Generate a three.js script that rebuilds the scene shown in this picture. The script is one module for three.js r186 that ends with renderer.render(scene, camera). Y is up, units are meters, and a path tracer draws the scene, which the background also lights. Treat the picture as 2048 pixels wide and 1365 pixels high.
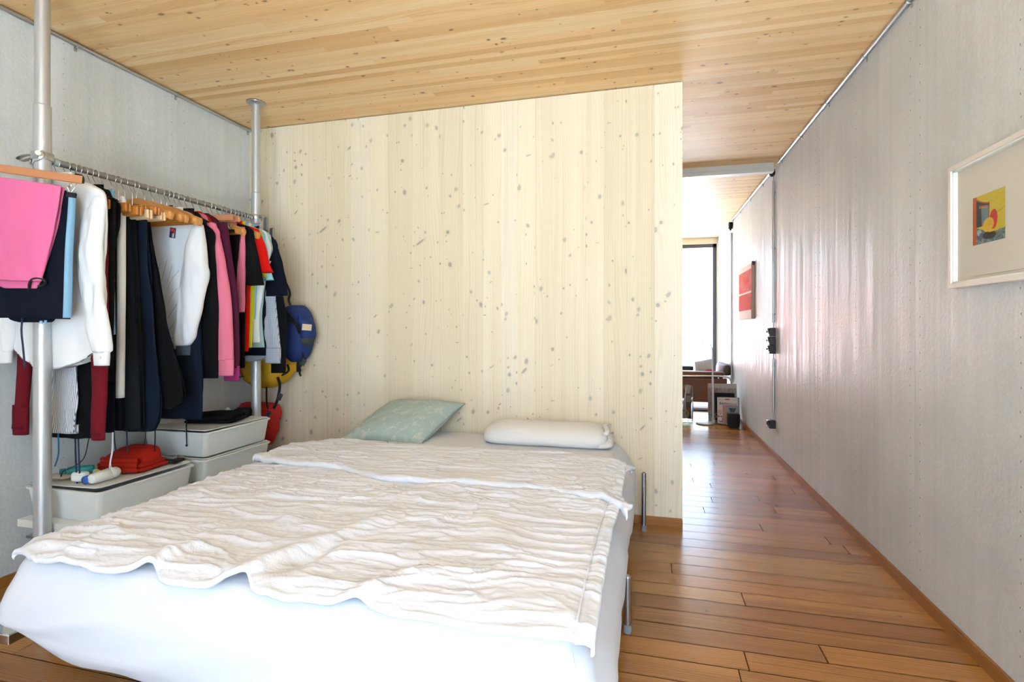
import * as THREE from 'three';
import { mergeGeometries, mergeVertices, toCreasedNormals } from 'three/addons/utils/BufferGeometryUtils.js';
import { RoundedBoxGeometry } from 'three/addons/geometries/RoundedBoxGeometry.js';

// ------------------------------------------------------------------ camera, sky, sun, exposure
const scene = new THREE.Scene();
const renderer = new THREE.WebGLRenderer({ antialias: true });
renderer.toneMapping = THREE.LinearToneMapping;
renderer.toneMappingExposure = 1.7;
renderer.shadowMap.enabled = true;

const FOCAL = 1038, EYE = 1.12;
const camera = new THREE.PerspectiveCamera(2 * Math.atan(682.5 / FOCAL) * 180 / Math.PI, 2048 / 1365, 0.05, 200);
camera.position.set(0, EYE, 0);
camera.rotation.y = Math.atan(266 / FOCAL);
camera.setViewOffset(2048, 1365, 0, 27.5, 2048, 1365);

// hazy summer sky: a smooth gradient from a pale horizon to blue overhead
const SUN = new THREE.Vector3(0.5, 0.82, 0.22).normalize();
{
  const W = 256, Hh = 128, d = new Float32Array(W * Hh * 4), zen = [0.34, 0.60, 1.0], hor = [0.84, 0.98, 1.1];
  for (let j = 0; j < Hh; j++) {
    const y = Math.sin(((j + 0.5) / Hh - 0.5) * Math.PI), t = Math.pow(Math.max(0, y), 0.45);
    for (let i = 0; i < W; i++) for (let c = 0; c < 4; c++) d[(j * W + i) * 4 + c] = c === 3 ? 1 : (hor[c] + (zen[c] - hor[c]) * t) * (y < 0 ? 0.6 : 1);
  }
  const t = new THREE.DataTexture(d, W, Hh, THREE.RGBAFormat, THREE.FloatType);
  t.mapping = THREE.EquirectangularReflectionMapping; t.magFilter = THREE.LinearFilter; t.needsUpdate = true;
  scene.background = t; scene.environment = t; scene.backgroundIntensity = scene.environmentIntensity = 6.0;
}

const sun = new THREE.DirectionalLight(new THREE.Color().setRGB(0.86, 0.98, 1.06), 66);
sun.name = 'sun';
sun.position.copy(SUN.clone().multiplyScalar(30)).add(new THREE.Vector3(0, 0, -4));
sun.target.position.set(0, 0, -4);
sun.castShadow = true;
sun.shadow.mapSize.set(2048, 2048);
Object.assign(sun.shadow.camera, { left: -14, right: 14, top: 14, bottom: -14, near: 1, far: 80 });
scene.add(sun, sun.target);

// ------------------------------------------------------------------ helpers
const V3 = (x, y, z) => new THREE.Vector3(x, y, z);
function rng(seed) { let s = seed | 0; return () => { s = (s + 0x6d2b79f5) | 0; let t = Math.imul(s ^ (s >>> 15), 1 | s); t = (t + Math.imul(t ^ (t >>> 7), 61 | t)) ^ t; return ((t ^ (t >>> 14)) >>> 0) / 4294967296; }; }
const lerp = (a, b, t) => a + (b - a) * t, clamp = (x, a = 0, b = 1) => Math.min(b, Math.max(a, x));
const sstep = (a, b, x) => { const t = clamp((x - a) / (b - a)); return t * t * (3 - 2 * t); };
const hash2 = (x, y, s) => { let h = Math.imul(x, 374761393) ^ Math.imul(y, 668265263) ^ Math.imul(s, 1274126177); h = Math.imul(h ^ (h >>> 13), 1274126177); h ^= h >>> 16; return (h >>> 0) / 4294967296; };
// value noise 0..1; px, py: lattice periods (0 = none)
function vn(x, y, s = 0, px = 0, py = 0) {
  let ix = Math.floor(x), iy = Math.floor(y); const fx = x - ix, fy = y - iy;
  const u = fx * fx * fx * (fx * (fx * 6 - 15) + 10), v = fy * fy * fy * (fy * (fy * 6 - 15) + 10);
  let ix1 = ix + 1, iy1 = iy + 1;
  if (px) { ix = ((ix % px) + px) % px; ix1 = ((ix1 % px) + px) % px; }
  if (py) { iy = ((iy % py) + py) % py; iy1 = ((iy1 % py) + py) % py; }
  const a = hash2(ix, iy, s), b = hash2(ix1, iy, s), c = hash2(ix, iy1, s), d = hash2(ix1, iy1, s);
  return a + (b - a) * u + (c - a) * v + (a - b - c + d) * u * v;
}
function fbm(x, y, s, o = 3, px = 0, py = 0) { let r = 0, a = 0.5, n = 0; for (let i = 0; i < o; i++) { r += a * vn(x, y, s + i * 17, px, py); n += a; x *= 2; y *= 2; px *= 2; py *= 2; a *= 0.5; } return r / n; }

function dataTex(W, H, fn, o = {}) {
  const d = new Uint8Array(W * H * 4), c = [0, 0, 0];
  for (let y = 0; y < H; y++) for (let x = 0; x < W; x++) { fn(x, y, c); const i = (y * W + x) * 4; d[i] = clamp(c[0], 0, 255); d[i + 1] = clamp(c[1], 0, 255); d[i + 2] = clamp(c[2], 0, 255); d[i + 3] = 255; }
  const t = new THREE.DataTexture(d, W, H);
  if (o.color !== false) t.colorSpace = THREE.SRGBColorSpace;
  t.wrapS = t.wrapT = THREE.RepeatWrapping; t.magFilter = THREE.LinearFilter; t.minFilter = THREE.LinearMipmapLinearFilter; t.generateMipmaps = true;
  if (o.size) t.repeat.set(1 / o.size[0], 1 / o.size[1]);
  t.needsUpdate = true; return t;
}
function canvasTex(W, H, draw) {
  const c = document.createElement('canvas'); c.width = W; c.height = H; draw(c.getContext('2d'), W, H);
  const t = new THREE.CanvasTexture(c); t.colorSpace = THREE.SRGBColorSpace; t.magFilter = THREE.LinearFilter; return t;
}
const std = (color, roughness = 0.9, metalness = 0, extra = {}) => new THREE.MeshStandardMaterial({ color, roughness, metalness, side: THREE.DoubleSide, ...extra });
const phys = (color, roughness, metalness, extra) => new THREE.MeshPhysicalMaterial({ color, roughness, metalness, side: THREE.DoubleSide, ...extra });

const used = {};
function numbered(n) { used[n] = (used[n] ?? -1) + 1; return used[n] ? n + '_' + String(used[n]).padStart(3, '0') : n; }
function obj(name, geo, m, parent = scene) {
  const g = Array.isArray(geo) ? mergeGeometries(geo.map((x) => { const y = x.index ? x.toNonIndexed() : x; for (const k of Object.keys(y.attributes)) if (!['position', 'normal', 'uv'].includes(k)) y.deleteAttribute(k); return y; })) : geo;
  const o = new THREE.Mesh(g, m); o.name = parent === scene ? numbered(name) : name; o.castShadow = o.receiveShadow = true; parent.add(o); return o;
}
function tag(o, label, category, group) { o.userData.label = label; if (category) o.userData.category = category; if (group) o.userData.group = group; return o; }
function thing(name, label, category, p = [0, 0, 0], turn = 0, group) {
  const o = new THREE.Group(); o.name = numbered(name); o.position.set(...p); o.rotation.y = turn; scene.add(o); return tag(o, label, category, group);
}
function struct(name, geo, m) { const o = obj(name, geo, m); o.userData.kind = 'structure'; return o; }
function structGroup(name) { const o = new THREE.Group(); o.name = name; o.userData.kind = 'structure'; scene.add(o); return o; }
function copyOf(src, p, turn, label, group) { const c = src.clone(); c.name = numbered(src.name.replace(/_\d{3}$/, '')); c.userData = { ...src.userData, label }; if (group) c.userData.group = group; c.position.set(...p); c.rotation.y = turn; scene.add(c); return c; }

// a box by its limits, uv in metres with u along the grain axis (0 x, 1 y, 2 z)
function ubox(x0, x1, y0, y1, z0, z1, grain = 0, uo = 0, vo = 0) {
  const g = new THREE.BoxGeometry(x1 - x0, y1 - y0, z1 - z0); g.translate((x0 + x1) / 2, (y0 + y1) / 2, (z0 + z1) / 2);
  const p = g.attributes.position, n = g.attributes.normal, uv = g.attributes.uv, a = [0, 0, 0];
  for (let i = 0; i < p.count; i++) {
    a[0] = p.getX(i); a[1] = p.getY(i); a[2] = p.getZ(i);
    const na = Math.abs(n.getX(i)) > 0.5 ? 0 : Math.abs(n.getY(i)) > 0.5 ? 1 : 2;
    const rest = [0, 1, 2].filter((k) => k !== na), u = rest.includes(grain) ? grain : rest[0], v = rest.find((k) => k !== u);
    uv.setXY(i, a[u] + uo, a[v] + vo);
  }
  return g;
}
const rbox = (w, h, d, r, x = 0, y = 0, z = 0, seg = 3) => { const g = new RoundedBoxGeometry(w, h, d, seg, r); g.translate(x, y, z); return g; };
function cyl(a, b, r, r2 = r, n = 20, open = false) {
  const d = b.clone().sub(a), g = new THREE.CylinderGeometry(r2, r, d.length(), n, 1, open);
  g.applyQuaternion(new THREE.Quaternion().setFromUnitVectors(V3(0, 1, 0), d.normalize())); g.translate((a.x + b.x) / 2, (a.y + b.y) / 2, (a.z + b.z) / 2); return g;
}
function tube(pts, r, n = 40, k = 10, closed = false) { return new THREE.TubeGeometry(new THREE.CatmullRomCurve3(pts.map((p) => (p.isVector3 ? p : V3(...p))), closed, 'centripetal'), n, r, k, closed); }
// flat strap along a path: width along `side`, thickness t
function strap(pts, w, t, side = V3(1, 0, 0), n = 32) {
  const c = new THREE.CatmullRomCurve3(pts.map((p) => V3(...p)), false, 'centripetal'), P = [], I = [], U = [];
  for (let i = 0; i <= n; i++) {
    const p = c.getPointAt(i / n), tg = c.getTangentAt(i / n), nn = tg.clone().cross(side).normalize(), sd = nn.clone().cross(tg).normalize();
    for (const [a, b] of [[-1, -1], [1, -1], [1, 1], [-1, 1]]) { const q = p.clone().addScaledVector(sd, a * w / 2).addScaledVector(nn, b * t / 2); P.push(q.x, q.y, q.z); U.push(a * w / 2, i / n); }
    if (i) for (let k = 0; k < 4; k++) { const a = (i - 1) * 4 + k, b = (i - 1) * 4 + (k + 1) % 4; I.push(a, b, a + 4, b, b + 4, a + 4); }
  }
  const e = n * 4; I.push(0, 2, 1, 0, 3, 2, e, e + 1, e + 2, e, e + 2, e + 3);
  const g = new THREE.BufferGeometry(); g.setAttribute('position', new THREE.Float32BufferAttribute(P, 3)); g.setAttribute('uv', new THREE.Float32BufferAttribute(U, 2)); g.setIndex(I);
  return toCreasedNormals(g, 0.6);
}
const lathe = (prof, n = 40) => new THREE.LatheGeometry(prof.map((p) => new THREE.Vector2(...p)), n);
// rounded rectangle outline in xz
function rrect(hw, hd, r, n = 8) {
  const o = []; r = Math.min(r, hw - 1e-4, hd - 1e-4);
  for (const [cx, cz, a0] of [[hw - r, hd - r, 0], [-hw + r, hd - r, 1], [-hw + r, -hd + r, 2], [hw - r, -hd + r, 3]]) for (let i = 0; i <= n; i++) { const a = (a0 + i / n) * Math.PI / 2; o.push([cx + Math.cos(a) * r, cz + Math.sin(a) * r]); }
  return o;
}
// rings: [y, halfWidth, halfDepth, cornerRadius]; optional map(x,y,z,ring,k) -> [x,y,z]
function ringLoft(rings, { n = 8, top = true, bottom = true, crease = 0.7, sub = 0, map } = {}) {
  const P = [], I = [], U = []; let m = 0;
  rings.forEach(([y, hw, hd, r, cx = 0, cz = 0], j) => {
    let o = rrect(hw, hd, r, n);
    if (sub) { const q = []; o.forEach((p, i) => { const b = o[(i + 1) % o.length], s = i % (n + 1) === n ? sub : 1; for (let k = 0; k < s; k++) q.push([lerp(p[0], b[0], k / s), lerp(p[1], b[1], k / s)]); }); o = q; }
    m = o.length; let per = 0;
    o.forEach((p, i) => { if (i) per += Math.hypot(p[0] - o[i - 1][0], p[1] - o[i - 1][1]); let q = [p[0] + cx, y, p[1] + cz]; if (map) q = map(q[0], q[1], q[2], j, i); P.push(...q); U.push(per, q[1]); });
    if (j) for (let i = 0; i < m; i++) { const a = (j - 1) * m + i, b = (j - 1) * m + (i + 1) % m; I.push(a, a + m, b, b, a + m, b + m); }
  });
  const cap = (j, flip) => { const c = [0, 0, 0]; for (let i = 0; i < m; i++) for (let k = 0; k < 3; k++) c[k] += P[(j * m + i) * 3 + k] / m; const id = P.length / 3; P.push(...c); U.push(c[0], c[2]); for (let i = 0; i < m; i++) { const a = j * m + i, b = j * m + (i + 1) % m; if (flip) I.push(id, a, b); else I.push(id, b, a); } };
  if (bottom) cap(0, true); if (top) cap(rings.length - 1, false);
  const g = new THREE.BufferGeometry(); g.setAttribute('position', new THREE.Float32BufferAttribute(P, 3)); g.setAttribute('uv', new THREE.Float32BufferAttribute(U, 2)); g.setIndex(I);
  if (crease === null) { g.computeVertexNormals(); return g; }
  return toCreasedNormals(g, crease);
}
// cloth tube: rows [y, x0, x1, halfThickness, z]; folds displace front and back together
function smoothRows(rows, M) {
  const out = [], n = rows.length - 1, len = [0]; for (let i = 1; i <= n; i++) len.push(len[i - 1] + Math.max(0.004, Math.hypot(rows[i][0] - rows[i - 1][0], (rows[i][1] - rows[i - 1][1]), (rows[i][2] - rows[i - 1][2]))));
  for (let k = 0; k <= M; k++) {
    const s = len[n] * k / M; let i = 0; while (i < n - 1 && s > len[i + 1]) i++;
    const t = (s - len[i]) / (len[i + 1] - len[i]), a = rows[Math.max(0, i - 1)], b = rows[i], c = rows[i + 1], d = rows[Math.min(n, i + 2)];
    out.push([0, 1, 2, 3, 4].map((q) => { const B = b[q] ?? 0, C = c[q] ?? 0, A = a[q] ?? 0, D = d[q] ?? 0; const m0 = (C - A) / 2 * 0.8, m1 = (D - B) / 2 * 0.8, t2 = t * t, t3 = t2 * t; return (2 * t3 - 3 * t2 + 1) * B + (t3 - 2 * t2 + t) * m0 + (-2 * t3 + 3 * t2) * C + (t3 - t2) * m1; }));
  }
  return out;
}
function loft(rows, { M = 40, N = 44, fold = 0.006, freq = 22, fy = 1.6, seed = 1, closeBottom = true, e = 0.75, hem = 0 } = {}) {
  const R = smoothRows(rows, M), P = [], I = [], U = [];
  const y0 = R[0][0], y1 = R[M][0];
  R.forEach(([y, x0, x1, t, z], j) => {
    const w = Math.max(0.002, (x1 - x0) / 2), xc = (x0 + x1) / 2, down = clamp((y0 - y) / Math.max(0.05, y0 - y1));
    for (let i = 0; i < N; i++) {
      const a = i / N * Math.PI * 2, c = Math.cos(a), s = Math.sin(a);
      const ex = Math.sign(c) * Math.pow(Math.abs(c), e), ez = Math.sign(s) * Math.pow(Math.abs(s), e);
      const x = xc + w * ex;
      const f = fold * (0.35 + 0.65 * sstep(0, 0.35, down)) * (fbm(x * freq + 40, y * freq * 0.07 * fy + 9, seed, 2) - 0.5) * 2 + fold * 0.35 * (fbm(x * freq * 2.1 + y * 6, y * freq * 0.4, seed + 5, 2) - 0.5) * 2;
      const hm = hem ? hem * (fbm(x * 9 + 3, seed * 0.37, seed + 11, 2) - 0.5) * 2 * sstep(0.85, 1, down) : 0;
      P.push(x, y + hm, z + t * ez + f); U.push(x, y);
    }
    if (j) for (let i = 0; i < N; i++) { const a2 = (j - 1) * N + i, b2 = (j - 1) * N + (i + 1) % N; I.push(a2, b2, a2 + N, b2, b2 + N, a2 + N); }
  });
  const cap = (j, flip) => { const id = P.length / 3; const r = R[j]; let zz = 0; for (let i = 0; i < N; i++) zz += P[(j * N + i) * 3 + 2] / N; P.push((r[1] + r[2]) / 2, r[0], zz); U.push(0, r[0]); for (let i = 0; i < N; i++) { const a = j * N + i, b = j * N + (i + 1) % N; if (flip) I.push(id, b, a); else I.push(id, a, b); } };
  cap(0, true); if (closeBottom) cap(M, false);
  const g = new THREE.BufferGeometry(); g.setAttribute('position', new THREE.Float32BufferAttribute(P, 3)); g.setAttribute('uv', new THREE.Float32BufferAttribute(U, 2)); g.setIndex(I); g.computeVertexNormals();
  return g;
}
const mirrorRows = (rows) => rows.map(([y, a, b, t, z]) => [y, -b, -a, t, z]);
// a sheet from a function of (a, b) in 0..1
function sheet(nu, nv, fn) {
  const P = [], U = [], I = [], o = [0, 0, 0];
  for (let j = 0; j <= nv; j++) for (let i = 0; i <= nu; i++) { fn(i, j, o); P.push(o[0], o[1], o[2]); U.push(o[3] ?? o[0], o[4] ?? o[2]); }
  for (let j = 0; j < nv; j++) for (let i = 0; i < nu; i++) { const a = j * (nu + 1) + i; I.push(a, a + 1, a + nu + 1, a + 1, a + nu + 2, a + nu + 1); }
  const g = new THREE.BufferGeometry(); g.setAttribute('position', new THREE.Float32BufferAttribute(P, 3)); g.setAttribute('uv', new THREE.Float32BufferAttribute(U, 2)); g.setIndex(I); g.computeVertexNormals(); return g;
}
// ------------------------------------------------------------------ surface textures
function woodTex(W, H, su, sv, seed, o) {
  // grain runs along u; su x sv metres
  const R = rng(seed), disp = new Float32Array(W * H), ink = new Float32Array(W * H), kx = W / su, ky = H / sv;
  for (let k = 0; k < o.knots; k++) {
    const cx = R() * W, cy = R() * H, big = Math.pow(R(), 2.2), a = lerp(o.kr[0], o.kr[1], big), asp = 1 + R() * (o.kAsp ?? 0.6), ang = (R() - 0.5) * (o.kTilt ?? 0.5);
    const wing = R() < (o.wings ?? 0), rx = a * kx * asp * (wing ? 2 : 1), ry = a * ky * (wing ? 0.7 : 1), reach = 5, ca = Math.cos(ang + (wing ? (R() < 0.5 ? 1.1 : -1.1) : 0)), sa = Math.sin(ang + (wing ? 1.1 : 0));
    const X = Math.ceil(rx * reach * 1.3), Y = Math.ceil(ry * reach * 1.3), dens = lerp(0.55, 1, R());
    for (let y = -Y; y <= Y; y++) for (let x = -X; x <= X; x++) {
      const u = (x * ca + y * sa) / rx, v = (-x * sa + y * ca) / ry, d2 = u * u + v * v, i = ((Math.floor(cy + y) % H + H) % H) * W + ((Math.floor(cx + x) % W + W) % W);
      disp[i] += Math.sign(v) * Math.exp(-(u * u * 0.12 + v * v * 0.3)) * a * 0.8 * Math.min(1, Math.abs(v));
      const edge = 1 - sstep(0.75, 1.15, Math.sqrt(d2)); ink[i] = Math.max(ink[i], dens * (edge * (0.75 + 0.25 * sstep(0.5, 0.95, Math.sqrt(d2))) + 0.18 * (1 - sstep(1, 2.3, Math.sqrt(d2)))));
    }
  }
  const Pu = (f) => Math.max(1, Math.round(su * f)), Pv = (f) => Math.max(1, Math.round(sv * f));
  return dataTex(W, H, (x, y, c) => {
    const t = x / W, s = y / H, i = y * W + x, u = t * su, v = s * sv;
    const tu = t, tv = s, w = fbm(tu * Pu(1.1), tv * Pv(9), seed, 2, Pu(1.1), Pv(9)) - 0.5, ring = (v + w * o.warp + disp[i]) * o.rings + fbm(tu * Pu(0.4), tv * Pv(20), seed + 3, 2, Pu(0.4), Pv(20)) * o.mix;
    const fr = ring - Math.floor(ring), late = sstep(0.25, 0.92, fr) * (1 - sstep(0.92, 1, fr));
    const fib = vn(tu * Pu(22), tv * Pv(700), seed + 9, Pu(22), Pv(700)) * 0.6 + vn(tu * Pu(70), tv * Pv(1500), seed + 10, Pu(70), Pv(1500)) * 0.4;
    const tone = fbm(tu * Pu(0.7), tv * Pv(16), seed + 21, 2, Pu(0.7), Pv(16)), str = sstep(0.55, 0.8, fbm(tu * Pu(0.6), tv * Pv(45), seed + 33, 2, Pu(0.6), Pv(45)));
    const d = clamp(o.late * late * (0.4 + tone) + o.fib * fib + o.tone * (tone - 0.4) + o.streak * str), k = clamp(ink[i]);
    for (let q = 0; q < 3; q++) c[q] = lerp(lerp(o.light[q], o.dark[q], d), o.knot[q], k * (o.ink ?? 0.85));
  }, { size: [su, sv] });
}
const oakTex = woodTex(2048, 512, 2.4, 0.6, 11, { knots: 7, kr: [0.004, 0.014], kAsp: 1.6, warp: 0.05, rings: 95, mix: 3, late: 0.4, fib: 0.3, tone: 0.35, streak: 0.15, light: [194, 142, 80], dark: [138, 96, 48], knot: [92, 56, 34], ink: 0.6 });
const spruceTex = woodTex(2048, 1024, 3.2, 1.6, 23, { knots: 190, kr: [0.003, 0.0085], kAsp: 0.9, warp: 0.09, rings: 80, mix: 4, late: 0.34, fib: 0.18, tone: 0.3, streak: 0.14, light: [249, 219, 172], dark: [226, 178, 122], knot: [134, 98, 68] });
const cltTex = woodTex(2048, 2048, 2.6, 2.6, 37, { knots: 470, kr: [0.0026, 0.0108], kAsp: 0.7, kTilt: 1.2, wings: 0.1, warp: 0.05, rings: 75, mix: 3, late: 0.3, fib: 0.2, tone: 0.26, streak: 0.16, light: [243, 233, 211], dark: [222, 204, 174], knot: [150, 142, 132], ink: 0.7 });
const wallTex = dataTex(1024, 1024, (x, y, c) => {
  const t = x / 1024, s = y / 1024, m = fbm(t * 8, s * 6, 51, 4, 8, 6), g = vn(t * 420, s * 420, 52, 420, 420), st = fbm(t * 70, s * 2, 55, 2, 70, 2);
  const b = 209 + (m - 0.5) * 20 + (g - 0.5) * 9 + (st - 0.5) * 9; c[0] = b - 2; c[1] = b + 1; c[2] = b;
}, { size: [2.4, 2.4] });
// horizontal u: narrow vertical ripples of the board facing
const wallBump = dataTex(1024, 1024, (x, y, c) => {
  const t = x / 1024, s = y / 1024, r = fbm(t * 60, s * 2, 61, 3, 60, 2), g = fbm(t * 260, s * 200, 63, 2, 260, 200);
  c[0] = c[1] = c[2] = 255 * clamp(0.72 * r + 0.28 * g);
}, { size: [2.4, 2.4], color: false });
const wallRough = dataTex(512, 512, (x, y, c) => {
  const t = x / 512, s = y / 512, r = fbm(t * 55, s * 3, 71, 2, 55, 3); c[0] = c[1] = c[2] = 255 * clamp(0.36 + 0.26 * r);
}, { size: [2.4, 2.4], color: false });

const M = {
  wall: std(0xffffff, 1, 0, { map: wallTex, bumpMap: wallBump, bumpScale: 0.0026, roughnessMap: wallRough }),
  plain: std(0xd8d4cc, 0.8),
  slab: std(0xb9b2a6, 0.9),
  lintel: std(0xe6d9bf, 0.6),
  steel: std(0xb9bcbd, 0.32, 0.95), chrome: std(0xdddddd, 0.12, 1), galv: std(0xb4b6b3, 0.3, 0.9), dullSteel: std(0x8b8f90, 0.45, 0.85),
  alu: std(0xc4c6c8, 0.46, 0.7), zinc: std(0x9a9c9b, 0.4, 0.7),
  black: std(0x101012, 0.4), blackMatt: std(0x131316, 0.85), blackGloss: phys(0x0d0d0f, 0.15, 0, { clearcoat: 1 }),
  nail: std(0x77756f, 0.6, 0.2),
  glass: phys(0xffffff, 0, 0, { transmission: 1, thickness: 0, ior: 1.45 }),
  pictureGlass: phys(0xffffff, 0, 0, { transmission: 1, thickness: 0, ior: 1.45, specularIntensity: 0.25 }),
  frame: std(0x4a4d52, 0.4, 0.4),
  whitePlastic: std(0xdfe0da, 0.45), boxPlastic: std(0xe3e4df, 0.5), shelfWhite: std(0xe2e2da, 0.5),
};
const oakTones = [0xffffff, 0xf0e6dc, 0xfff2e2, 0xe2d3c6, 0xf7e9db, 0xd9c9bd].map((c) => std(c, 0.23, 0, { map: oakTex, bumpMap: oakTex, bumpScale: 0.00008 }));
const spruceTones = [0xffffff, 0xfaf2e6, 0xfff9f0, 0xf4e9d8, 0xfcf4e8, 0xefdfc8].map((c) => phys(c, 0.5, 0, { map: spruceTex, bumpMap: spruceTex, bumpScale: 0.0004, specularIntensity: 0.55 }));
const cltTones = [0xffffff, 0xfaf6f0, 0xfffcf7, 0xf5f0e7].map((c) => std(c, 0.62, 0, { map: cltTex, bumpMap: cltTex, bumpScale: 0.0004 }));
const oakSkirt = std(0xe6d0b8, 0.5, 0, { map: oakTex });

// ------------------------------------------------------------------ the setting
const XL = -2.68, XR = 1.085, H = 2.504, ZP = -3.06, ZF = -8.5, ZN = 1.3;
{
  // floor: oak boards laid across the room
  const R = rng(5), floor = structGroup('floor'), P = 0.1065;
  const slab = obj('subfloor', ubox(XL - 0.2, XR + 0.2, -0.22, -0.0145, ZF - 0.25, ZN + 0.25), M.slab, floor);
  const seen = {}; // joints read off the photograph: row number -> x
  for (const [r, ...x] of [[0, 0.93], [1, 0.63], [3, 0.35], [4, 0.22, 0.77], [5, 0.42], [6, 0.72], [7, 0.25], [8, 0.45, 0.98], [9, 0.34], [11, 0.93], [13, 0.36], [14, 0.55], [16, 0.27], [-5, 0.12], [-11, 0.33, 0.98], [-15, 0.06], [-18, 0.66]]) seen[r] = x;
  const rest = [];
  for (let row = -42; row < 53; row++) {
    const z1 = -3.0 - row * P, z0 = z1 - P; if (z1 > ZN || z0 < ZF) continue;
    const wantAll = z1 < -0.4; let x = XL - R() * 1.2, cuts = [];
    const s = seen[row];
    if (s) { let a = s[0]; while (a > XL) { a -= 1.3 + R() * 0.5; if (a > XL + 0.1) cuts.push(a); } cuts.push(...s); } else { x = XL + 0.3 + R() * 1.2; while (x < XR - 0.1) { if (!(row >= 0 && row < 20 && x > 0.15)) cuts.push(x); x += 1.3 + R() * 0.6; } }
    cuts = [XL, ...cuts.sort((a, b) => a - b), XR];
    for (let i = 0; i + 1 < cuts.length; i++) {
      const a = cuts[i] + 0.0007, b = cuts[i + 1] - 0.0007, y = -0.0002 * R(), c = 0.0013, uo = R() * 2, vo = R() * 0.5;
      const g = ubox(a, b, -0.014, y, z0 + 0.0007, z1 - 0.0007, 0, uo, vo), q = g.attributes.position;
      // top face drawn in a little so that the arris shows
      for (let k = 0; k < q.count; k++) if (q.getY(k) > -0.005 && Math.abs(g.attributes.normal.getY(k)) > 0.5) { q.setX(k, q.getX(k) + (q.getX(k) < (a + b) / 2 ? c : -c)); q.setZ(k, q.getZ(k) + (q.getZ(k) < (z0 + z1) / 2 ? c : -c)); } else if (q.getY(k) > -0.005) q.setY(k, y - c);
      const vis = wantAll && b > -0.4 || (wantAll && z1 < -0.4 && z1 > -1.7 && b < -1.3);
      if (vis) obj('plank', g, oakTones[Math.floor(R() * 6)], floor); else rest.push(g);
    }
  }
  const o = obj('hidden_planks', rest, oakTones[1], floor); o.userData.kind = 'stuff';

  // ceiling: edge-glued spruce lamellas under a slab
  const ceil = structGroup('ceiling');
  obj('ceiling_slab', ubox(XL - 0.2, XR + 0.2, H + 0.012, H + 0.24, ZF - 0.25, ZN + 0.25), M.slab, ceil);
  const far = [], LP = 0.0428;
  for (let row = 0; ; row++) {
    const z1 = ZN - row * LP, z0 = z1 - LP; if (z0 < ZF) break;
    const inRoom = z0 > ZP; let x = XL + (inRoom ? R() * 1.4 - 1.4 : -0.1);
    while (x < XR) {
      let e = x + 1.5 + R() * 2.4; if (!inRoom && x < 0) e = -0.1 + R() * 0.9; if (e > XR - 0.25) e = XR;
      const a = Math.max(x, XL);
      if (e > a + 0.02) {
        const g = ubox(a + 0.0002, e - 0.0002, H + R() * 0.0005, H + 0.012, z0 + 0.00015, z1 - 0.00015, 0, R() * 3, R() * 1.5);
        const vis = z1 < -1.5 && (inRoom || (e > 0.1 && z1 > -7.6)); if (vis) obj('lamella', g, spruceTones[Math.floor(Math.pow(R(), 1.3) * 6)], ceil); else far.push(g);
      }
      x = e;
    }
  }
  const fo = obj('hidden_lamellas', far, spruceTones[1], ceil); fo.userData.kind = 'stuff';

  // side walls: facing boards 1.25 m wide with butt joints
  const side = (name, xIn, dir, seams) => {
    const w = structGroup(name), xo = xIn + dir * 0.2;
    obj('wall_core', ubox(Math.min(xIn + dir * 0.014, xo), Math.max(xIn + dir * 0.014, xo), 0, H, ZF - 0.25, ZN + 0.25, 2), M.slab, w);
    for (let i = 0; i + 1 < seams.length; i++) obj('panel', ubox(Math.min(xIn, xIn + dir * 0.013), Math.max(xIn, xIn + dir * 0.013), 0, H, seams[i + 1] + 0.0008, seams[i] - 0.0008, 2, i * 0.37, i * 0.61), M.wall, w);
    const nails = [], q = rng(name.length);
    for (let i = 0; i < seams.length; i++) for (const off of [-0.04, 0.04, 0.625]) {
      const z = seams[i] - off; if (z < ZF + 0.05 || z > ZN - 0.05) continue;
      for (let y = 0.06; y < H - 0.03; y += 0.0735 + (q() - 0.5) * 0.006) { const g = new THREE.BoxGeometry(0.0010, 0.0065, 0.0016); g.rotateX((q() - 0.5) * 0.9); g.translate(xIn - dir * 0.0004, y, z + (q() - 0.5) * 0.005); nails.push(g); }
    }
    const n = obj('nails', nails, M.nail, w); n.userData.kind = 'stuff';
    return w;
  };
  side('wall_right', XR, 1, [1.5, 0, -1.25, -2.5, -3.75, -5, -6.25, -7.5, -8.7]);
  side('wall_left', XL, -1, [1.5, 0.013, -1.237, -2.487, -3.737, -4.987, -6.237, -7.487, -8.7]);

  // cross-laminated partition: upright glazed boards
  const part = structGroup('wall_partition'); let x = XL + 0.001; const xe = 0.204;
  while (x < xe - 0.01) {
    let e = x + 0.1 + R() * 0.09; if (e > xe - 0.07) e = xe;
    obj('board', ubox(x + 0.0002, e - 0.0002, 0, H - 0.005, ZP - 0.1, ZP - R() * 0.0004, 1, R() * 2.6, R() * 2.6), cltTones[Math.floor(R() * 4)], part); x = e;
  }
  // skirtings
  const sk = (n, g) => struct(n, g, oakSkirt);
  sk('baseboard_right', [ubox(XR - 0.014, XR, 0, 0.044, ZF, ZN, 2), ubox(XR - 0.011, XR, 0.044, 0.047, ZF, ZN, 2)]);
  sk('baseboard_left', ubox(XL, XL + 0.014, 0, 0.045, ZP, ZN, 2));
  sk('baseboard_partition', ubox(XL, 0.204, 0, 0.045, ZP, ZP + 0.013, 0));

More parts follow.
